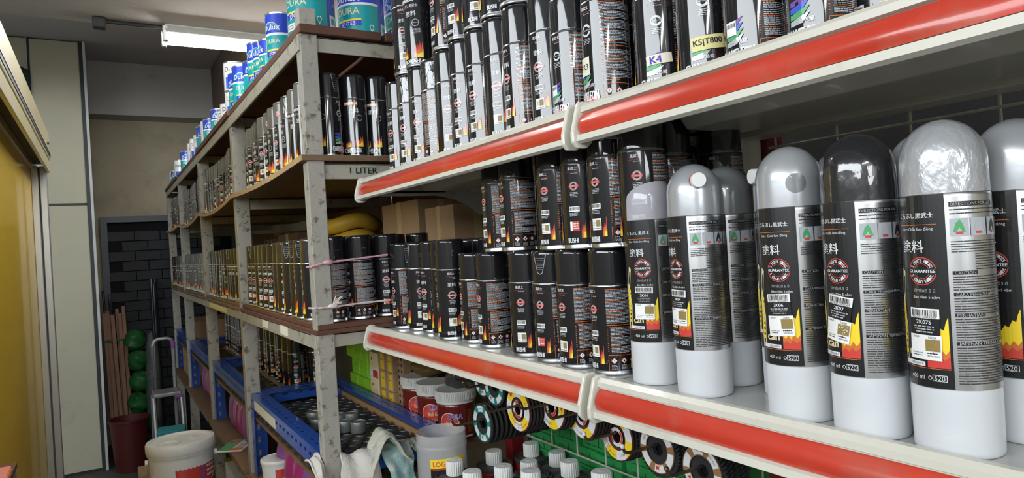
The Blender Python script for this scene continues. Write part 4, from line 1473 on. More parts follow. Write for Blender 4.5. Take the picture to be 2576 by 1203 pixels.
rag('rag', 'rag_white', 'white terry rag with pink stains draped over blue beam beside the post', [(0, 1.75, .958), (0, 1.70, .975), (0, 1.665, 1.000), (0, 1.635, .985), (0, 1.622, .93), (0, 1.618, .86), (0, 1.615, .80)], (.470, 0, 0), (.560, 0, 0), 3, .005)
rag('rag', 'rag_cream', 'cream rag bunched into an arch over the blue beam', [(.535, 0, .935), (.545, 0, .975), (.560, 0, 1.015), (.582, 0, 1.038), (.606, 0, 1.020), (.622, 0, .985), (.640, 0, .972)], (0, 1.598, 0), (0, 1.675, 0), 8, .004)
rag('rag', 'rag_teal', 'teal and grey fringed rag hanging over the blue beam', [(0, 1.70, .965), (0, 1.665, .998), (0, 1.628, .985), (0, 1.604, .95), (0, 1.592, .905)], (.572, 0, 0), (.652, 0, 0), 5, .005)
rag('rag', 'rag_white', 'white rag end poking out left of the near post', [(0, 1.72, .992), (0, 1.68, .996), (0, 1.64, .975), (0, 1.625, .93), (0, 1.622, .89)], (.405, 0, 0), (.432, 0, 0), 12, .004)
rag('rag', 'rag_cream', 'cream rag corner lying on the tins beside the clear jar', [(0, 1.76, .962), (0, 1.70, .985), (0, 1.66, .996), (0, 1.635, .985)], (.655, 0, 0), (.70, 0, 0), 15, .004)

# ==================================================================== BEHIND THE TRAY: jars, boxes, perforated cartons
MB().box(.8025, RX1 - .012, PY[0] + .045, PY[1] - .003, .925, .940).build('deck_board', 'ply', rack, smooth=False)
ZD = .9405


def jar_label():
    r = .056
    p = Pr(r)
    rg = random.Random(2)
    p.ring(-12, 52, 27, 29, 'box_cream', 1, n=30)
    for k in range(4):
        p.ring(-12, 52, 6.75 * k, 6.75 * (k + 1), 't_red', 0, n=30)
    p.text('CORA', 6, 70, 44, 't_white', 3, h=14, bold=1.1)
    p.text('CORA', 6, 70, 44, 't_blue', 5, h=12, bold=.5)
    p.text('Rich Gold', 0, 50, 40, 'box_cream', 3, h=12, bold=.3)
    p.text('HEAVY AND RICH', -2, 33, 36, 't_white', 3)
    p.rect(-100, 60, 8, 13, 't_white', 1)
    p.fine(45, 75, 20, 85, rg, 't_gold', 't_orange', 3, 1.2)
    return p.mesh('label_print')


def jar(x, y, label, phi):
    r = .056
    t = thing('plastic_jar', label, 'jar', (x, y, ZD), face_cam(x, y, phi), 'dark red plastic jars with white lids')
    inst('jar_body', get('jb', lambda: MB().lathe([(0, 0), (r * .96, 0), (r, .004), (r, .007), (r, .095), (r, .098), (r * .96, .104), (r * .9, .106)], 40).mesh('jar_body', 'jar_red')), t)

    def lid():
        m = MB()
        n = 72
        prof = [(.0575, .104), (.0575, .112), (.0600, .113), (.0600, .136), (.057, .139), (0, .139)]
        m.lathe(prof[:3], n)
        m.lathe([(.060, .113), (.060, .136)], n)
        m.lathe([(.060, .136), (.057, .139), (.05, .138), (0, .138)], n)
        for k in range(n):
            a = 2 * PI * k / n
            M = Matrix.Rotation(a, 4, 'Z')
            m.box(-.0009, .0009, -.0612, -.0595, .115, .135, 0, M)
        return m.mesh('lid', 'jar_lid')
    inst('lid', get('jl', lid), t)
    inst('label_print', get('jp', jar_label), t)


jar(.862, 1.79, 'dark red jar with white ribbed lid nearest the grinding discs', -12)
jar(.862, 1.935, 'dark red jar with white lid, middle of three', -5)
jar(.868, 2.07, 'dark red jar with white lid beside the perforated cartons', 0)
o = blob('plastic_bag', 'bag_dark', None, (.885, 1.80, ZD + .139 + .030), .040, (22, 14), .35, 7, (1.2, 1.0, .8))
tag(o, 'crumpled dark plastic bag lying on the nearest red jar', 'bag')
o = blob('plastic_bag', 'bag_brown', None, (.885, 2.02, ZD + .139 + .032), .044, (22, 14), .3, 9, (1.2, 1.1, .8))
tag(o, 'brown wrapped bundle lying on the farther red jars', 'bag')
o = blob('plastic_bag', 'cardboard_dk', None, (.96, 1.88, ZD + .055), .06, (18, 12), .2, 4, (.8, 1.1, .9))
tag(o, 'brown paper bundle pressed behind the red jars', 'bag')


def carton(name, label, cat, x0, x1, y0, y1, z0, z1, m, extra=None, rz=0, group=None):
    c = ((x0 + x1) / 2, (y0 + y1) / 2, z0)
    t = thing(name, label, cat, c, rz, group)
    w, d, h = (x1 - x0) / 2, (y1 - y0) / 2, z1 - z0
    MB().box(-w, w, -d, d, 0, h).build('carton_body', m, t, smooth=False, bevel=.002)
    if extra:
        extra(t, w, d, h)
    return t


def seam(t, w, d, h):
    MB().box(-w - .0006, -w + .001, -d * .98, d * .98, h * .48, h * .50).build('flap_line', 'lime_dk', t, smooth=False)
    MB().box(-w * .98, w * .98, -d - .0006, -d + .001, h * .62, h * .64).build('flap_line', 'lime_dk', t, smooth=False)


k = 0
for (y0, y1) in ((2.60, 2.69), (2.505, 2.595), (2.44, 2.50)):
    for z in range(3):
        k += 1
        carton('small_carton', 'lime green carton behind the tray, %s level, %s stack from the far post' % (ordn(z + 1), ordn(1 + (k - 1) // 3)), 'box', .82 + .01 * (k % 3), .93, y0, y1, ZD + z * .0705, ZD + z * .0705 + .070, 'lime', seam, 0, 'lime green cartons')


def red_front(t, w, d, h):
    p = Pr(None)
    rg = random.Random(6)
    W = d * 2000
    p.rect(-W / 2 + 1, W / 2 - 1, 1, h * 300, 'box_red', 1)
    p.rect(-W / 2 + 1, -W / 2 + W * .4, 1, h * 300, 't_white', 2)
    p.ring(-W * .2, h * 720, 0, 6, 't_red', 2, n=14)
    for e in range(7):
        for q in range(3):
            p.poly([(-W * .42 + e * W * .13, h * 1000 * (.42 + .07 * q)), (-W * .42 + e * W * .13 + 3, h * 1000 * (.45 + .07 * q)), (-W * .42 + e * W * .13 + 2, h * 1000 * (.41 + .07 * q))], 'cardboard_dk', 2)
    for rz, off in ((-PI / 2, (-w, 0)),):
        o = inst('label_print', p.mesh('label_print'), t, (off[0], off[1], 0), rz)


for z in range(2):
    carton('small_carton', 'cream carton with red and white print beside the lime cartons, ' + ('lower' if z == 0 else 'upper'), 'box', .825, .92, 2.345, 2.43, ZD + z * .093, ZD + z * .093 + .092, 'box_cream', red_front, 0, 'cream and red cartons')


def yellow_front(t, w, d, h):
    MB().box(-w - .0008, -w + .001, -d * .8, d * .3, h * .08, h * .92).build('yellow_label', 'box_yellow', t, smooth=False)
    MB().box(-w - .0013, -w - .0006, -d * .7, d * .2, h * .60, h * .63).build('print_line', 't_dark', t, smooth=False)


for c_, (y0, y1) in enumerate(((2.27, 2.335), (2.195, 2.26))):
    for z in range(3):
        carton('small_carton', 'brown carton with yellow label, %s level, %s column from the red cartons' % (ordn(z + 1), ordn(c_ + 1)), 'box', .825, .92, y0, y1, ZD + z * .0655, ZD + z * .0655 + .065, 'cardboard', yellow_front, 0, 'brown cartons with yellow labels')


def holes(t, w, d, h):
    p = Pr(None)
    for q in range(2):
        for e in range(9):
            p.ring(-d * 1000 * .5 + q * d * 1000, h * 1000 * (.08 + .1 * e), 0, 6, 'hole_dark', 1, n=12)
    inst('hole_print', p.mesh('hole_print'), t, (-w, 0, 0), -PI / 2)
    p2 = Pr(None)
    for e in range(9):
        p2.ring(-w * 300, h * 1000 * (.08 + .1 * e), 0, 6, 'hole_dark', 1, n=12)
    inst('hole_print', p2.mesh('hole_print'), t, (0, -d, 0), 0)


carton('perforated_carton', 'brown perforated carton with two rows of round holes by the red jars', 'box', .84, .94, 2.135, 2.19, ZD, ZD + .21, 'cardboard', holes)
carton('perforated_carton', 'brown perforated carton standing behind the farther red jar', 'box', .955, 1.03, 2.02, 2.19, ZD, ZD + .22, 'cardboard', holes)

# third shelf, rear: cartons and yellow rolls
def tape(t, w, d, h):
    MB().box(-w * .15, w * .15, -d - .0008, -d + .001, h * .3, h).build('tape', 'carton_tape', t, smooth=False)
    MB().box(-w - .0008, -w + .001, -d * .12, d * .12, h * .3, h + .0008).build('tape', 'carton_tape', t, smooth=False)


carton('cardboard_carton', 'open brown carton on the third rack shelf behind the end cans', 'box', .86, 1.02, 1.98, 2.30, 1.325, 1.655, 'cardboard', tape)
carton('cardboard_carton', 'brown carton with white label at the third rack shelf rear corner', 'box', .87, 1.03, 1.75, 1.95, 1.325, 1.62, 'cardboard', tape)
carton('cardboard_carton', 'brown carton deep in the second bay of the third rack shelf', 'box', .74, 1.0, 3.05, 3.45, 1.325, 1.60, 'cardboard_dk', tape)
carton('cardboard_carton', 'dark brown carton in the third bay of the third rack shelf', 'box', .72, 1.0, 4.0, 4.45, 1.325, 1.63, 'cardboard_dk', tape)
for i in range(3):
    t = thing('hose_coil', 'yellow hose coil behind the third shelf cans, %s from the bottom' % ordn(i + 1), 'hose', (.82, 2.56, 1.482 + i * .062), 0, 'yellow hose coils')
    pts = [(.10 * math.cos(2 * PI * k / 28) * .95, .11 * math.sin(2 * PI * k / 28), .01 * math.sin(6 * PI * k / 28)) for k in range(29)]
    MB().tube(pts, .030, 10, cap=False).build('hose', 'roll_yellow', t)
carton('cardboard_carton', 'brown carton under the yellow hose coils on the third rack shelf', 'box', .72, .92, 2.46, 2.66, 1.325, 1.45, 'cardboard_dk', tape)
for i in range(7):
    x, y = .72 + .05 * (i % 3), 3.5 + .028 * i
    tag(MB().box(x, x + .22, y, y + .022, 1.325, 1.325 + .26 + .02 * (i % 3)).build('box_file', ['cardboard_dk', 'black_plastic', 'wall_brown'][i % 3], smooth=False, bevel=.002),
        'dark flat packet standing upright in the rack third shelf, %s of seven' % ordn(i + 1), 'packet', 'dark flat packets standing on the third shelf')

# ==================================================================== GRINDING DISCS ON HOOKS
RD = .0455


def disc_ring(R=RD, t=.005, hole=.011, dep=.004):
    return [(hole, 0), (hole, dep), (hole + .010, dep), (hole + .016, 0), (R - .001, 0), (R, .001), (R, t - .001), (R - .001, t), (hole, t), (hole, 0)]


def y_print():
    p = Pr(None, .0006)
    for k in range(8):
        c = 't_white' if k % 2 else 't_yellow'
        a = k * PI / 4 + .35
        p.ring(0, 0, 25, 43, c, 0, a, a + PI / 4, 8)
    p.ring(0, 0, 11.5, 18, 't_white', 0, n=24)
    p.ring(0, 0, 12.5, 17.5, 't_red', 1, .5, 2.1, 10)
    p.ring(0, 0, 12.5, 17.5, 't_red', 1, .5 + PI, 2.1 + PI, 10)
    p.arc_text('ABRASIVE SDN BHD', 0, 0, 31, -PI / 2 - .2, .09, 3.6, 't_red', flip=True)
    p.arc_text('PVA POLISHING', 0, 0, 37, -PI / 2 + .5, .085, 3.6, 't_red', flip=True)
    p.arc_text('SAFETY', 0, 0, 34, .2, .13, 4.5, 't_dark')
    p.poly([(-26, 22), (-22, 24), (-19, 23), (-20, 28), (-17, 31), (-21, 31), (-25, 29), (-28, 31), (-28, 26)], 't_red', 2)
    p.words(-40, -28, 2, 1.2, random.Random(1), 't_red', 2, (2, 4))
    return p.mesh('label_print')


def t_print(m):
    p = Pr(None, .0006)
    for k in range(6):
        a = k * PI / 3 + .2
        p.ring(0, 0, 25, 41, m, 0, a, a + PI / 3, 8)
        p.ring(0, 0, 26.5, 39.5, 't_white', 1, a + .12, a + PI / 3 * .78, 8)
    p.poly([(-4, -36), (0, -33), (4, -36), (3, -31), (5, -28), (0, -29), (-4, -27), (-3, -31)], 't_red', 3)
    p.arc_text('ABRASIVE SDN BHD', 0, 0, 33, PI / 2 + .6, .085, 3.4, 't_dark')
    return p.mesh('label_print')


pm = {'yellow': y_print(), 'teal': t_print('disc_teal'), 'brown': t_print('disc_brown')}
dm = {'yellow': MB().lathe(disc_ring(), 40, None, (0, 0, 0), 'Y').mesh('disc_body', 'disc_maroon'),
      'teal': MB().lathe(disc_ring(), 40, None, (0, 0, 0), 'Y').mesh('disc_body', 'disc_black')}


def flap():
    m = MB()
    m.lathe([(.010, 0), (.010, .004), (.022, .004), (.030, 0), (.042, 0), (.0425, .003), (.010, .007), (.010, 0)], 36, None, (0, 0, 0), 'Y')
    n = 44
    for k in range(n):
        M = Matrix.Rotation(2 * PI * k / n, 4, 'Y') @ Matrix.Rotation(.5, 4, 'Z')
        m.box(-.0006, .0006, .0005, .009, .036, .0485, 0, M)
    return m.mesh('disc_body', 'disc_black')


dm['brown'] = flap()
hooks = [('teal', (1242, 972), .735, 8, 'upper teal'), ('teal', (1212, 955), .80, 4, 'rear teal'), ('teal', (1213, 1065), .715, 14, 'lower teal'), ('yellow', (1303, 1030), .70, 7, 'first yellow'), ('yellow', (1387, 1024), .735, 6, 'second yellow'),
         ('yellow', (1463, 1046), .765, 5, 'third yellow'), ('yellow', (1551, 1099), .805, 5, 'fourth yellow'), ('brown', (1652, 1130), .79, 5, 'first brown'), ('brown', (1765, 1185), .80, 5, 'second brown')]
for (kd, (px, py), X, n, nm) in hooks:
    c = at(px, py, X=X)
    hz = c.z + .0075
    hk = thing('peg_hook', 'dark steel peg hook carrying the %s discs' % nm, 'hook', (0, 0, 0), 0, 'peg hooks under the lower gondola shelf')
    xt = X - .075
    MB().tube([(GX1 + .012, c.y, hz), (X, c.y, hz), (xt + .012, c.y, hz), (xt + .004, c.y, hz + .003), (xt, c.y, hz + .012)], .0028, 8).build('hook_arm', 'hook', hk)
    blob('hook_tip', 'white_plastic' if nm in ('fourth yellow', 'first brown') else 'hook', hk, (xt, c.y, hz + .013), .0042, (8, 6), 0)
    pitch = min(.0125, (GX1 - .012 - X) / n) if kd != 'yellow' else min(.0085, (GX1 - .012 - X) / n)
    for e in range(n):
        name = 'flap_disc' if kd == 'brown' else 'grinding_disc'
        lab = ('front %s labelled disc on its peg hook under the shelf' % nm) if e == 0 else 'plain dark disc on the %s hook, %s behind the front one' % (nm, ordn(e))
        t = thing(name, lab, 'disc', (X + e * pitch, c.y, c.z - (0.0 if e == 0 else .0012 * (e % 3))), -PI / 2, 'discs on the %s hook' % nm)
        inst('disc_body', dm[kd if e == 0 or kd == 'brown' else 'teal'], t)
        if e == 0:
            o = inst('label_print', pm[kd], t)
            o.rotation_euler = (0, {'upper teal': .5, 'second yellow': 2.2, 'third yellow': 1.9, 'fourth yellow': 1.2, 'second brown': 1.0}.get(nm, 0), 0)

# green small boxes stacked behind the wire panel
k = 0
for r_ in range(6):
    for e in range(10):
        y = .58 + e * .094 + (.03 if r_ % 2 else 0)
        z = .7905 + r_ * .0505
        k += 1
        t = thing('green_carton', 'small green carton behind the wire panel, %s layer, %s from the near side' % (ordn(r_ + 1), ordn(e + 1)), 'box', (.965 + .006 * ((e * 7 + r_) % 3), y, z), 0, 'small green cartons behind the wire')
        inst('carton_body', get('gcb', lambda: MB().box(0, .10, 0, .092, 0, .0495).mesh('carton_body', 'green_box', smooth=False)), t)

        def gp():
            p = Pr(None)
            p.text('STP', 30, 30, 18, 't_black', 1)
            p.rect(-0 + 8, 80, 8, 9.5, 't_black', 1)
            p.rect(60, 62, 8, 40, 't_black', 1)
            return p.mesh('label_print')
        inst('label_print', get('gcp', gp), t, (0, .092, 0), -PI / 2)

# ==================================================================== FOREGROUND: white-capped tins and clear jar
def ribcap():
    m = MB()
    n = 48
    v, f = [], []
    for (z, a, b) in ((0, .0215, .0200), (.030, .0212, .0197), (.0335, .0195, .0190)):
        for k in range(n):
            r = a if k % 2 else b
            v.append((r * math.cos(2 * PI * k / n), r * math.sin(2 * PI * k / n), z))
    for j in range(2):
        for k in range(n):
            f.append((j * n + k, j * n + (k + 1) % n, (j + 1) * n + (k + 1) % n, (j + 1) * n + k))
    m.add(v, f)
    m.lathe([(.0192, .0335), (.012, .0340), (.009, .0335), (.006, .0345), (0, .0345)], 24)
    return m.mesh('screw_cap', 'white_plastic', smooth=True, angle=.5)


cap_me = ribcap()
for i, (px, py, z) in enumerate([(1143, 1168, .985), (1241, 1144, .965), (1335, 1125, .965), (1400, 1147, .972), (1330, 1170, .975), (1432, 1170, .992), (1265, 1182, 1.0), (1334, 1193, 1.022), (1187, 1195, 1.0), (1512, 1195, 1.03)]):
    q = at(px, py - 14, Z=z)
    r = .046
    zt = z - .036
    t = thing('solvent_tin', 'round tin with white ribbed screw cap, %s in the group before the discs' % ordn(i + 1), 'tin', (q.x, q.y, .7905), face_cam(q.x, q.y, 0), 'round tins with white screw caps')
    h = zt - .7905
    MB().lathe([(0, 0), (r, 0), (r, h - .012)], 36).build('tin_body', 'tin_red', t)
    MB().lathe([(r, h - .012), (r * 1.03, h - .006), (r * 1.03, h - .002), (r * .98, h), (r * .93, h - .005), (r * .55, h - .001), (r * .5, h)], 36).build('tin_top', 'tin_dark', t)
    inst('screw_cap', cap_me, t, (0, 0, h))

t = thing('clear_jar', 'frosted clear jar with yellow and black LOGAMAX label beside the tins', 'jar', (.700, 1.552, .7905), face_cam(.70, 1.552, 0))
r, h = .0645, .248
MB().lathe([(0, .002), (r * .93, .002), (r * .97, .006), (r * .97, h - .042), (r * 1.0, h - .036), (r * 1.0, h - .030), (r * .955, h - .026), (r * .975, h - .022), (r * .955, h - .018), (r * .975, h - .014), (r * .955, h - .010), (r * .97, h), (r * .945, h),
            (r * .93, h - .028), (r * .945, h - .045), (r * .945, .008), (0, .006)], 48).build('jar_body', 'clear_jar', t)
p = Pr(r * .975)
p.rect(-30, 62, 105, 172, 't_black', 0)
p.rect(-30, 62, 172, 194, 't_yellow', 0)
p.rect(-30, 62, 168, 171, 't_red', 1)
p.text('LOGAMAX', 14, 182, 74, 't_red', 2, h=12, bold=.2)
inst('label_print', p.mesh('label_print'), t)

# ==================================================================== BUCKETS
def bucket(x, y, z, r, h, label, phi, lid=True, group=None, prints=True):
    t = thing('paint_bucket', label, 'bucket', (x, y, z), face_cam(x, y, phi), group)
    MB().lathe([(0, .003), (r * .84, .003), (r * .87, 0), (r * .88, .004), (r * .985, h * .86), (r * 1.02, h * .865), (r * 1.02, h * .885), (r * .99, h * .89), (r * 1.0, h * .94), (r * .95, h * .94)], 48).build('bucket_body', 'white_plastic', t)
    MB().lathe([(r * 1.035, h * .885), (r * 1.05, h * .90), (r * 1.05, h * .975), (r * 1.02, h * .995), (r * .93, h), (r * .91, h * .975), (r * .55, h * .97), (0, h * .97)], 48).build('lid', 'white_plastic', t)
    if r > .1:
        MB().lathe([(.045, h * .97), (.045, h * .985), (.035, h * .985), (.033, h * .975), (0, h * .975)], 28, None, (-.045, -.03, 0)).build('lid_boss', 'white_plastic', t)
        MB().lathe([(.020, h * .97), (.020, h * .98), (.016, h * .98), (.015, h * .975), (0, h * .975)], 20, None, (.05, .02, 0)).build('lid_bung', 'white_plastic', t)
        for sx in (-1, 1):
            MB().lathe([(0, 0), (.012, 0), (.012, .012), (0, .012)], 12, None, (sx * (r * .97) - (.012 if sx < 0 else 0), -.02, h * .80), 'X').build('handle_lug', 'white_plastic', t)
        pts = [(r * 1.06 * math.cos(a), -.02 - r * .55 * math.sin(a) * .9, h * (.80 - .42 * math.sin(a))) for a in [PI * k / 16 for k in range(17)]]
        pts = [(p[0], -math.sqrt(max(0, (r * 1.01) ** 2 - min(abs(p[0]), r) ** 2)) - .006, p[2]) for p in pts]
        MB().tube(pts, .0022, 6).build('handle', 'steel', t)
    if prints:
        p = Pr(r * .955, .0012)
        H, W = h * 1000, r * 1000
        p.rect(-W * .2, W * 1.3, H * .50, H * .76, 't_red', 2)
        p.rect(-W * .2, W * 1.3, H * .05, H * .50, 't_white', 1)
        p.poly([(W * .1, H * .48), (W * .6, H * .48), (W * .45, H * .1), (W * .25, H * .1)], 't_green', 3)
        p.poly([(W * .6, H * .48), (W * 1.28, H * .48), (W * 1.28, H * .1), (W * .5, H * .1)], 'disc_teal', 3)
        p.poly([(-W * .18, H * .48), (W * .1, H * .48), (W * .22, H * .1), (-W * .18, H * .1)], 't_pink', 3)
        p.rect(W * .52, W * .74, H * .57, H * .70, 't_blue', 4)
        p.rect(W * .55, W * .71, H * .59, H * .68, 't_red', 5)
        rg = random.Random(3)
        for k in range(3):
            p.words(W * .8, W * 1.25, H * (.70 - .05 * k), H * .022, rg, 't_white', 4, (W * .06, W * .14), W * .02)
        for k in range(4):
            p.words(-W * .75, -W * .4, H * (.48 - .05 * k), H * .014, rg, 't_grey', 1, (W * .04, W * .09), W * .02)
        inst('label_print', p.mesh('label_print'), t)
    return t


bucket(.240, 3.20, .376, .128, .375, 'large white paint bucket with red and green label, on another bucket', 0)
bucket(.240, 3.20, 0, .128, .375, 'large white bucket on the floor under the labelled bucket', 0)
bucket(.482, 2.44, .6855, .056, .118, 'small white paint tub with red and green label beside the post', 0)

# ==================================================================== LOWER RACK CONTENTS
def pouch(x, y, z, w, h, d, m, label, group, rz=0, lean=0):
    nu, nv = 8, 10
    v, f = [], []
    for side in (-1, 1):
        for j in range(nv + 1):
            for i in range(nu + 1):
                a, b = i / nu, j / nv
                bulge = d * math.sin(PI * a) ** .6 * math.sin(PI * min(1, b * 1.02)) ** .5
                v.append(((a - .5) * w * (1 - .06 * math.sin(PI * b)), side * bulge / 2 - lean * b * h, b * h))
    n = (nu + 1) * (nv + 1)
    for s_ in range(2):
        for j in range(nv):
            for i in range(nu):
                q = (s_ * n + j * (nu + 1) + i, s_ * n + j * (nu + 1) + i + 1, s_ * n + (j + 1) * (nu + 1) + i + 1, s_ * n + (j + 1) * (nu + 1) + i)
                f.append(q if s_ == 0 else q[::-1])
    o = MB().add(v, f).build('foil_pouch', m)
    o.location = (x, y, z)
    o.rotation_euler = (0, 0, rz)
    return tag(o, label, 'pouch', group)


for b_, (y0, nm) in enumerate(((1.85, 'near'), (2.90, 'second'), (3.95, 'third'))):
    for k in range(6):
        pouch(.500, y0 + k * .12, .6855, .11, .17, .045, 'magenta' if k % 3 != 2 else 'purple_pl', 'shiny %s pouch under the %s blue tray, %s from the near side' % ('magenta' if k % 3 != 2 else 'purple', nm, ordn(k + 1)), 'shiny pouches under the blue trays', -PI / 2)
pk = thing('printed_packet', 'green white and red printed packet lying on the lower rack board', 'packet', (.452, 3.14, .686), math.radians(58))
MB().box(-.085, .085, -.055, .055, 0, .006).build('packet_body', 'white_plastic', pk, smooth=False, bevel=.002)
top = MB()
top.box(-.08, .08, -.002, .052, .0061, .0068)
top.build('green_print', 't_green', pk, smooth=False)
MB().lathe([(0, .0069), (.02, .0069), (.02, .0076), (0, .0076)], 20, None, (.045, .025, 0)).build('red_seal', 't_red', pk)
MB().box(-.07, .02, -.045, -.012, .0061, .0068).build('dark_print', 't_grey', pk, smooth=False)
MB().box(-.08, -.05, -.052, .0, .0069, .0074).build('orange_print', 't_orange', pk, smooth=False)
carton('cardboard_carton', 'white carton on the floor under the lower rack board', 'box', .46, .72, 3.12, 3.60, 0, .50, 'white_plastic', None)
o = blob('plastic_bag', 'bag_dark', None, (.56, 3.3, .5 + .045), .075, (20, 12), .3, 15, (1.2, 1.6, .6))
tag(o, 'crumpled black bag on the white floor carton', 'bag')
carton('cardboard_carton', 'brown carton on the lower rack board in the far bay', 'box', .47, .72, 5.25, 5.62, .6855, .86, 'cardboard', tape)
carton('cardboard_carton', 'brown carton in the far blue tray', 'box', .50, .74, 5.0, 5.4, .9045, 1.09, 'cardboard', tape)
t = thing('plastic_stool', 'yellow plastic stool under the lower rack board', 'stool', (.56, 4.25, 0))
for sx in (-1, 1):
    for sy in (-1, 1):
        MB().box(sx * .11 - .014, sx * .11 + .014, sy * .11 - .014, sy * .11 + .014, 0, .46).build('leg', 'yellow_pl', t, smooth=False, bevel=.004)
MB().box(-.13, .13, -.13, .13, .46, .49).build('seat', 'yellow_pl', t, smooth=False, bevel=.006)
for sy in (-1, 1):
    MB().box(-.10, .10, sy * .11 - .008, sy * .11 + .008, .34, .37).build('stretcher', 'yellow_pl', t, smooth=False)

# ==================================================================== BACK OF THE AISLE
t = thing('waste_bin', 'dark red round plastic bin on the floor by the partition', 'bin', (.100, 5.72, 0))
MB().lathe([(0, .003), (.095, .003), (.10, 0), (.128, .36), (.137, .362), (.137, .378), (.126, .378), (.098, .012), (0, .012)], 36).build('bin_body', 'bin_red', t)
sticks = [(-.012, 1.13, .0), (.018, 1.12, .01), (.05, 1.14, -.01), (.082, 1.12, .0), (.115, 1.15, .005), (.005, 1.10, .05), (.04, 1.11, .055), (.075, 1.13, .05), (.105, 1.12, .05)]
for i, (x, h, dy) in enumerate(sticks):
    o = MB().box(-.0125, .0125, -.0125, .0125, 0, h + .03 * math.sin(i * 2.1)).build('timber_batten', 'timber', smooth=False, bevel=.0015)
    o.location = (x + .012, 6.13 + dy + .006 * math.sin(i * 1.7), .002)
    o.rotation_euler = (-.10, -.018 + .004 * math.sin(i * 2.9), .10 * math.sin(i * 1.3))
    tag(o, 'reddish timber batten leaning at the back wall, %s of the bundle' % ordn(i + 1), 'timber', 'bundle of timber battens')
t = thing('tie_strap', 'green strap tied around the timber batten bundle', 'strap', (0, 0, 0))
MB().box(-.035, .14, 6.198, 6.204, .90, .915).build('strap_front', 'net_green', t, smooth=False)
MB().box(-.035, .14, 6.325, 6.331, .90, .915).build('strap_back', 'net_green', t, smooth=False)
for i in range(6):
    o = blob('green_roll', 'net_green', None, (.190 + .012 * math.sin(i * 2.3), 6.08, .085 + i * .165), .092, (24, 14), .3, 30 + i, (.85, .9, .90))
    tag(o, 'green net wrapped roll in the pile by the timber, %s from the floor' % ordn(i + 1), 'roll', 'pile of green wrapped rolls')
o = blob('clear_film', 'film_clear', None, (.285, 6.05, .50), .10, (20, 16), .3, 44, (.55, .8, 4.6))
tag(o, 'clear plastic film hanging beside the green rolls', 'film')
for i, (x, y, h, rx, ry) in enumerate([(.33, 6.36, 1.37, -.06, 0), (.36, 6.37, 1.36, -.06, .0), (.345, 6.33, 1.33, -.06, 0)]):
    o = MB().tube([(0, 0, 0), (0, 0, h)], .014, 12).build('black_pipe', 'pipe_black')
    o.location = (x, y, .002)
    o.rotation_euler = (rx, ry, 0)
    tag(o, 'black pipe standing against the dark brick wall, %s of three' % ordn(i + 1), 'pipe', 'black pipes by the dark brick wall')
for i, (x, h, ry) in enumerate([(.00, 1.30, -.04), (.040, 1.27, -.04)]):
    o = MB().tube([(0, 0, 0), (0, 0, h)], .010, 10).build('black_pipe', 'pipe_black')
    o.location = (x + .03, 6.40, .002)
    o.rotation_euler = (-.06, ry, 0)
    tag(o, 'thin black pipe rising behind the timber battens, %s of two' % ordn(i + 1), 'pipe', 'thin black pipes behind the timber')
# step ladder
t = thing('step_ladder', 'grey metal step ladder with handle loop and purple trims in the aisle', 'ladder', (0, 0, 0))
ly = 5.0
x0, x1 = .245, .362
loop = [(x0, ly, .02), (x0, ly, .96), (x0 + .01, ly, .99), (x0 + .03, ly, 1.0), (x1 - .03, ly, 1.0), (x1 - .01, ly, .99), (x1, ly, .96), (x1, ly, .02)]
MB().tube(loop, .012, 10).build('handle_loop', 'ladder_grey', t)
MB().tube([(x1 - .012, ly, .992), (x1, ly, .97), (x1, ly, .93)], .0135, 10).build('corner_trim', 'purple_pl', t)
MB().box(x0 - .02, x1 + .02, ly - .20, ly - .012, .65, .675).build('platform', 'ladder_grey', t, smooth=False, bevel=.006)
MB().box(x1 - .02, x1 + .022, ly - .20, ly - .012, .636, .651).build('platform_trim', 'purple_pl', t, smooth=False, bevel=.003)
MB().box(x0 - .04, x1 + .02, ly - .36, ly - .20, .365, .39).build('step', 'ladder_grey', t, smooth=False, bevel=.006)
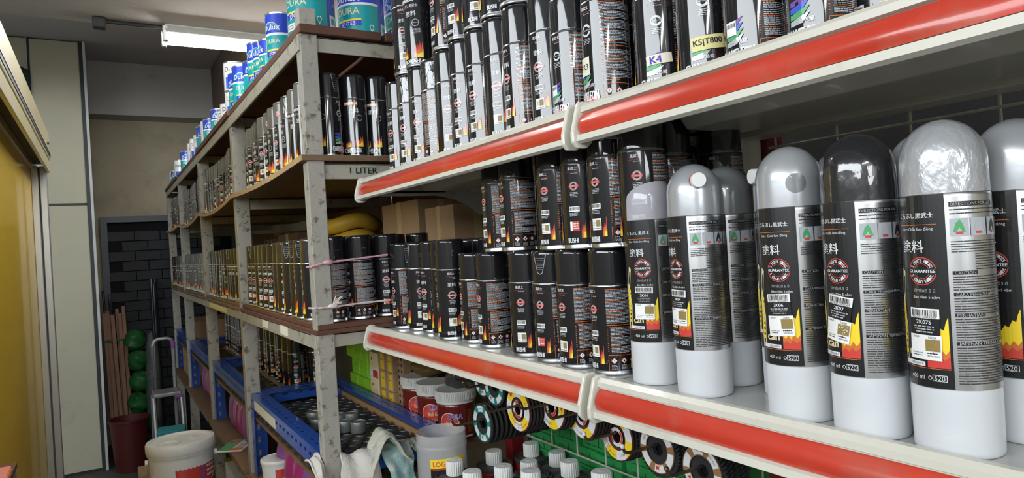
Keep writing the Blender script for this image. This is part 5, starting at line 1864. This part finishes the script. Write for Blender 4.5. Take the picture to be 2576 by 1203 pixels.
for x in (x0 - .02, x1 + .02):
    MB().tube([(x, ly - .18, .65), (x, ly - .40, .0)], .011, 8).build('leg', 'ladder_grey', t)
    MB().tube([(x, ly - .06, .65), (x, ly + .22, .0)], .011, 8).build('leg', 'ladder_grey', t)
carton('cardboard_carton', 'brown carton on the floor under the teal box', 'box', .10, .30, 4.02, 4.22, 0, .40, 'cardboard', tape)
tb = carton('teal_carton', 'teal carton with white label beside the step ladder', 'box', .20, .335, 4.04, 4.18, .4005, .60, 'teal_box', None, math.radians(-8))
MB().box(-.045, .02, -.0712, -.0695, .15, .18).build('white_label', 't_white', tb, smooth=False)
MB().box(-.066, .066, -.0708, -.0695, .12, .125).build('flap_line', 'frame_grey', tb, smooth=False)
t = thing('round_tub', 'pale round tub lid standing before the teal carton', 'tub', (.262, 3.90, 0))
MB().lathe([(0, 0), (.085, 0), (.092, .44), (.098, .445), (.098, .475), (.09, .48), (0, .482)], 36).build('tub_body', 'ice_white', t)

# ==================================================================== LEFT EDGE: counter with magazine and wrapped item
t = thing('display_counter', 'narrow counter before the yellow door carrying printed matter', 'counter', (0, 0, 0))
MB().box(-.258, -.205, 1.62, 2.02, 0, 1.03).build('counter_body', 'cardboard_dk', t, smooth=False)
mg = thing('magazine', 'colourful magazine corner on the counter at the frame edge', 'magazine', (-.228, 1.86, 1.031), 0)
MB().box(-.026, .026, -.15, .15, 0, .012).build('magazine_pages', 'mag_dark', mg, smooth=False)
MB().box(-.024, .022, -.14, .10, .0121, .0128).build('cover_print', 't_orange', mg, smooth=False)
MB().box(-.02, .018, -.10, .12, .0129, .0134).build('cover_print', 't_pink', mg, smooth=False)
pc = thing('wrapped_packet', 'black packet in clear plastic on the counter at the frame edge', 'packet', (-.232, 1.66, 1.031), 0)
MB().box(-.024, .024, -.03, .03, 0, .155).build('packet_body', 'black_plastic', pc, smooth=False, bevel=.004)
blob('plastic_wrap', 'white_plastic', pc, (.0, .0, .165), .035, (14, 8), .2, 3, (.8, 1.1, .4))
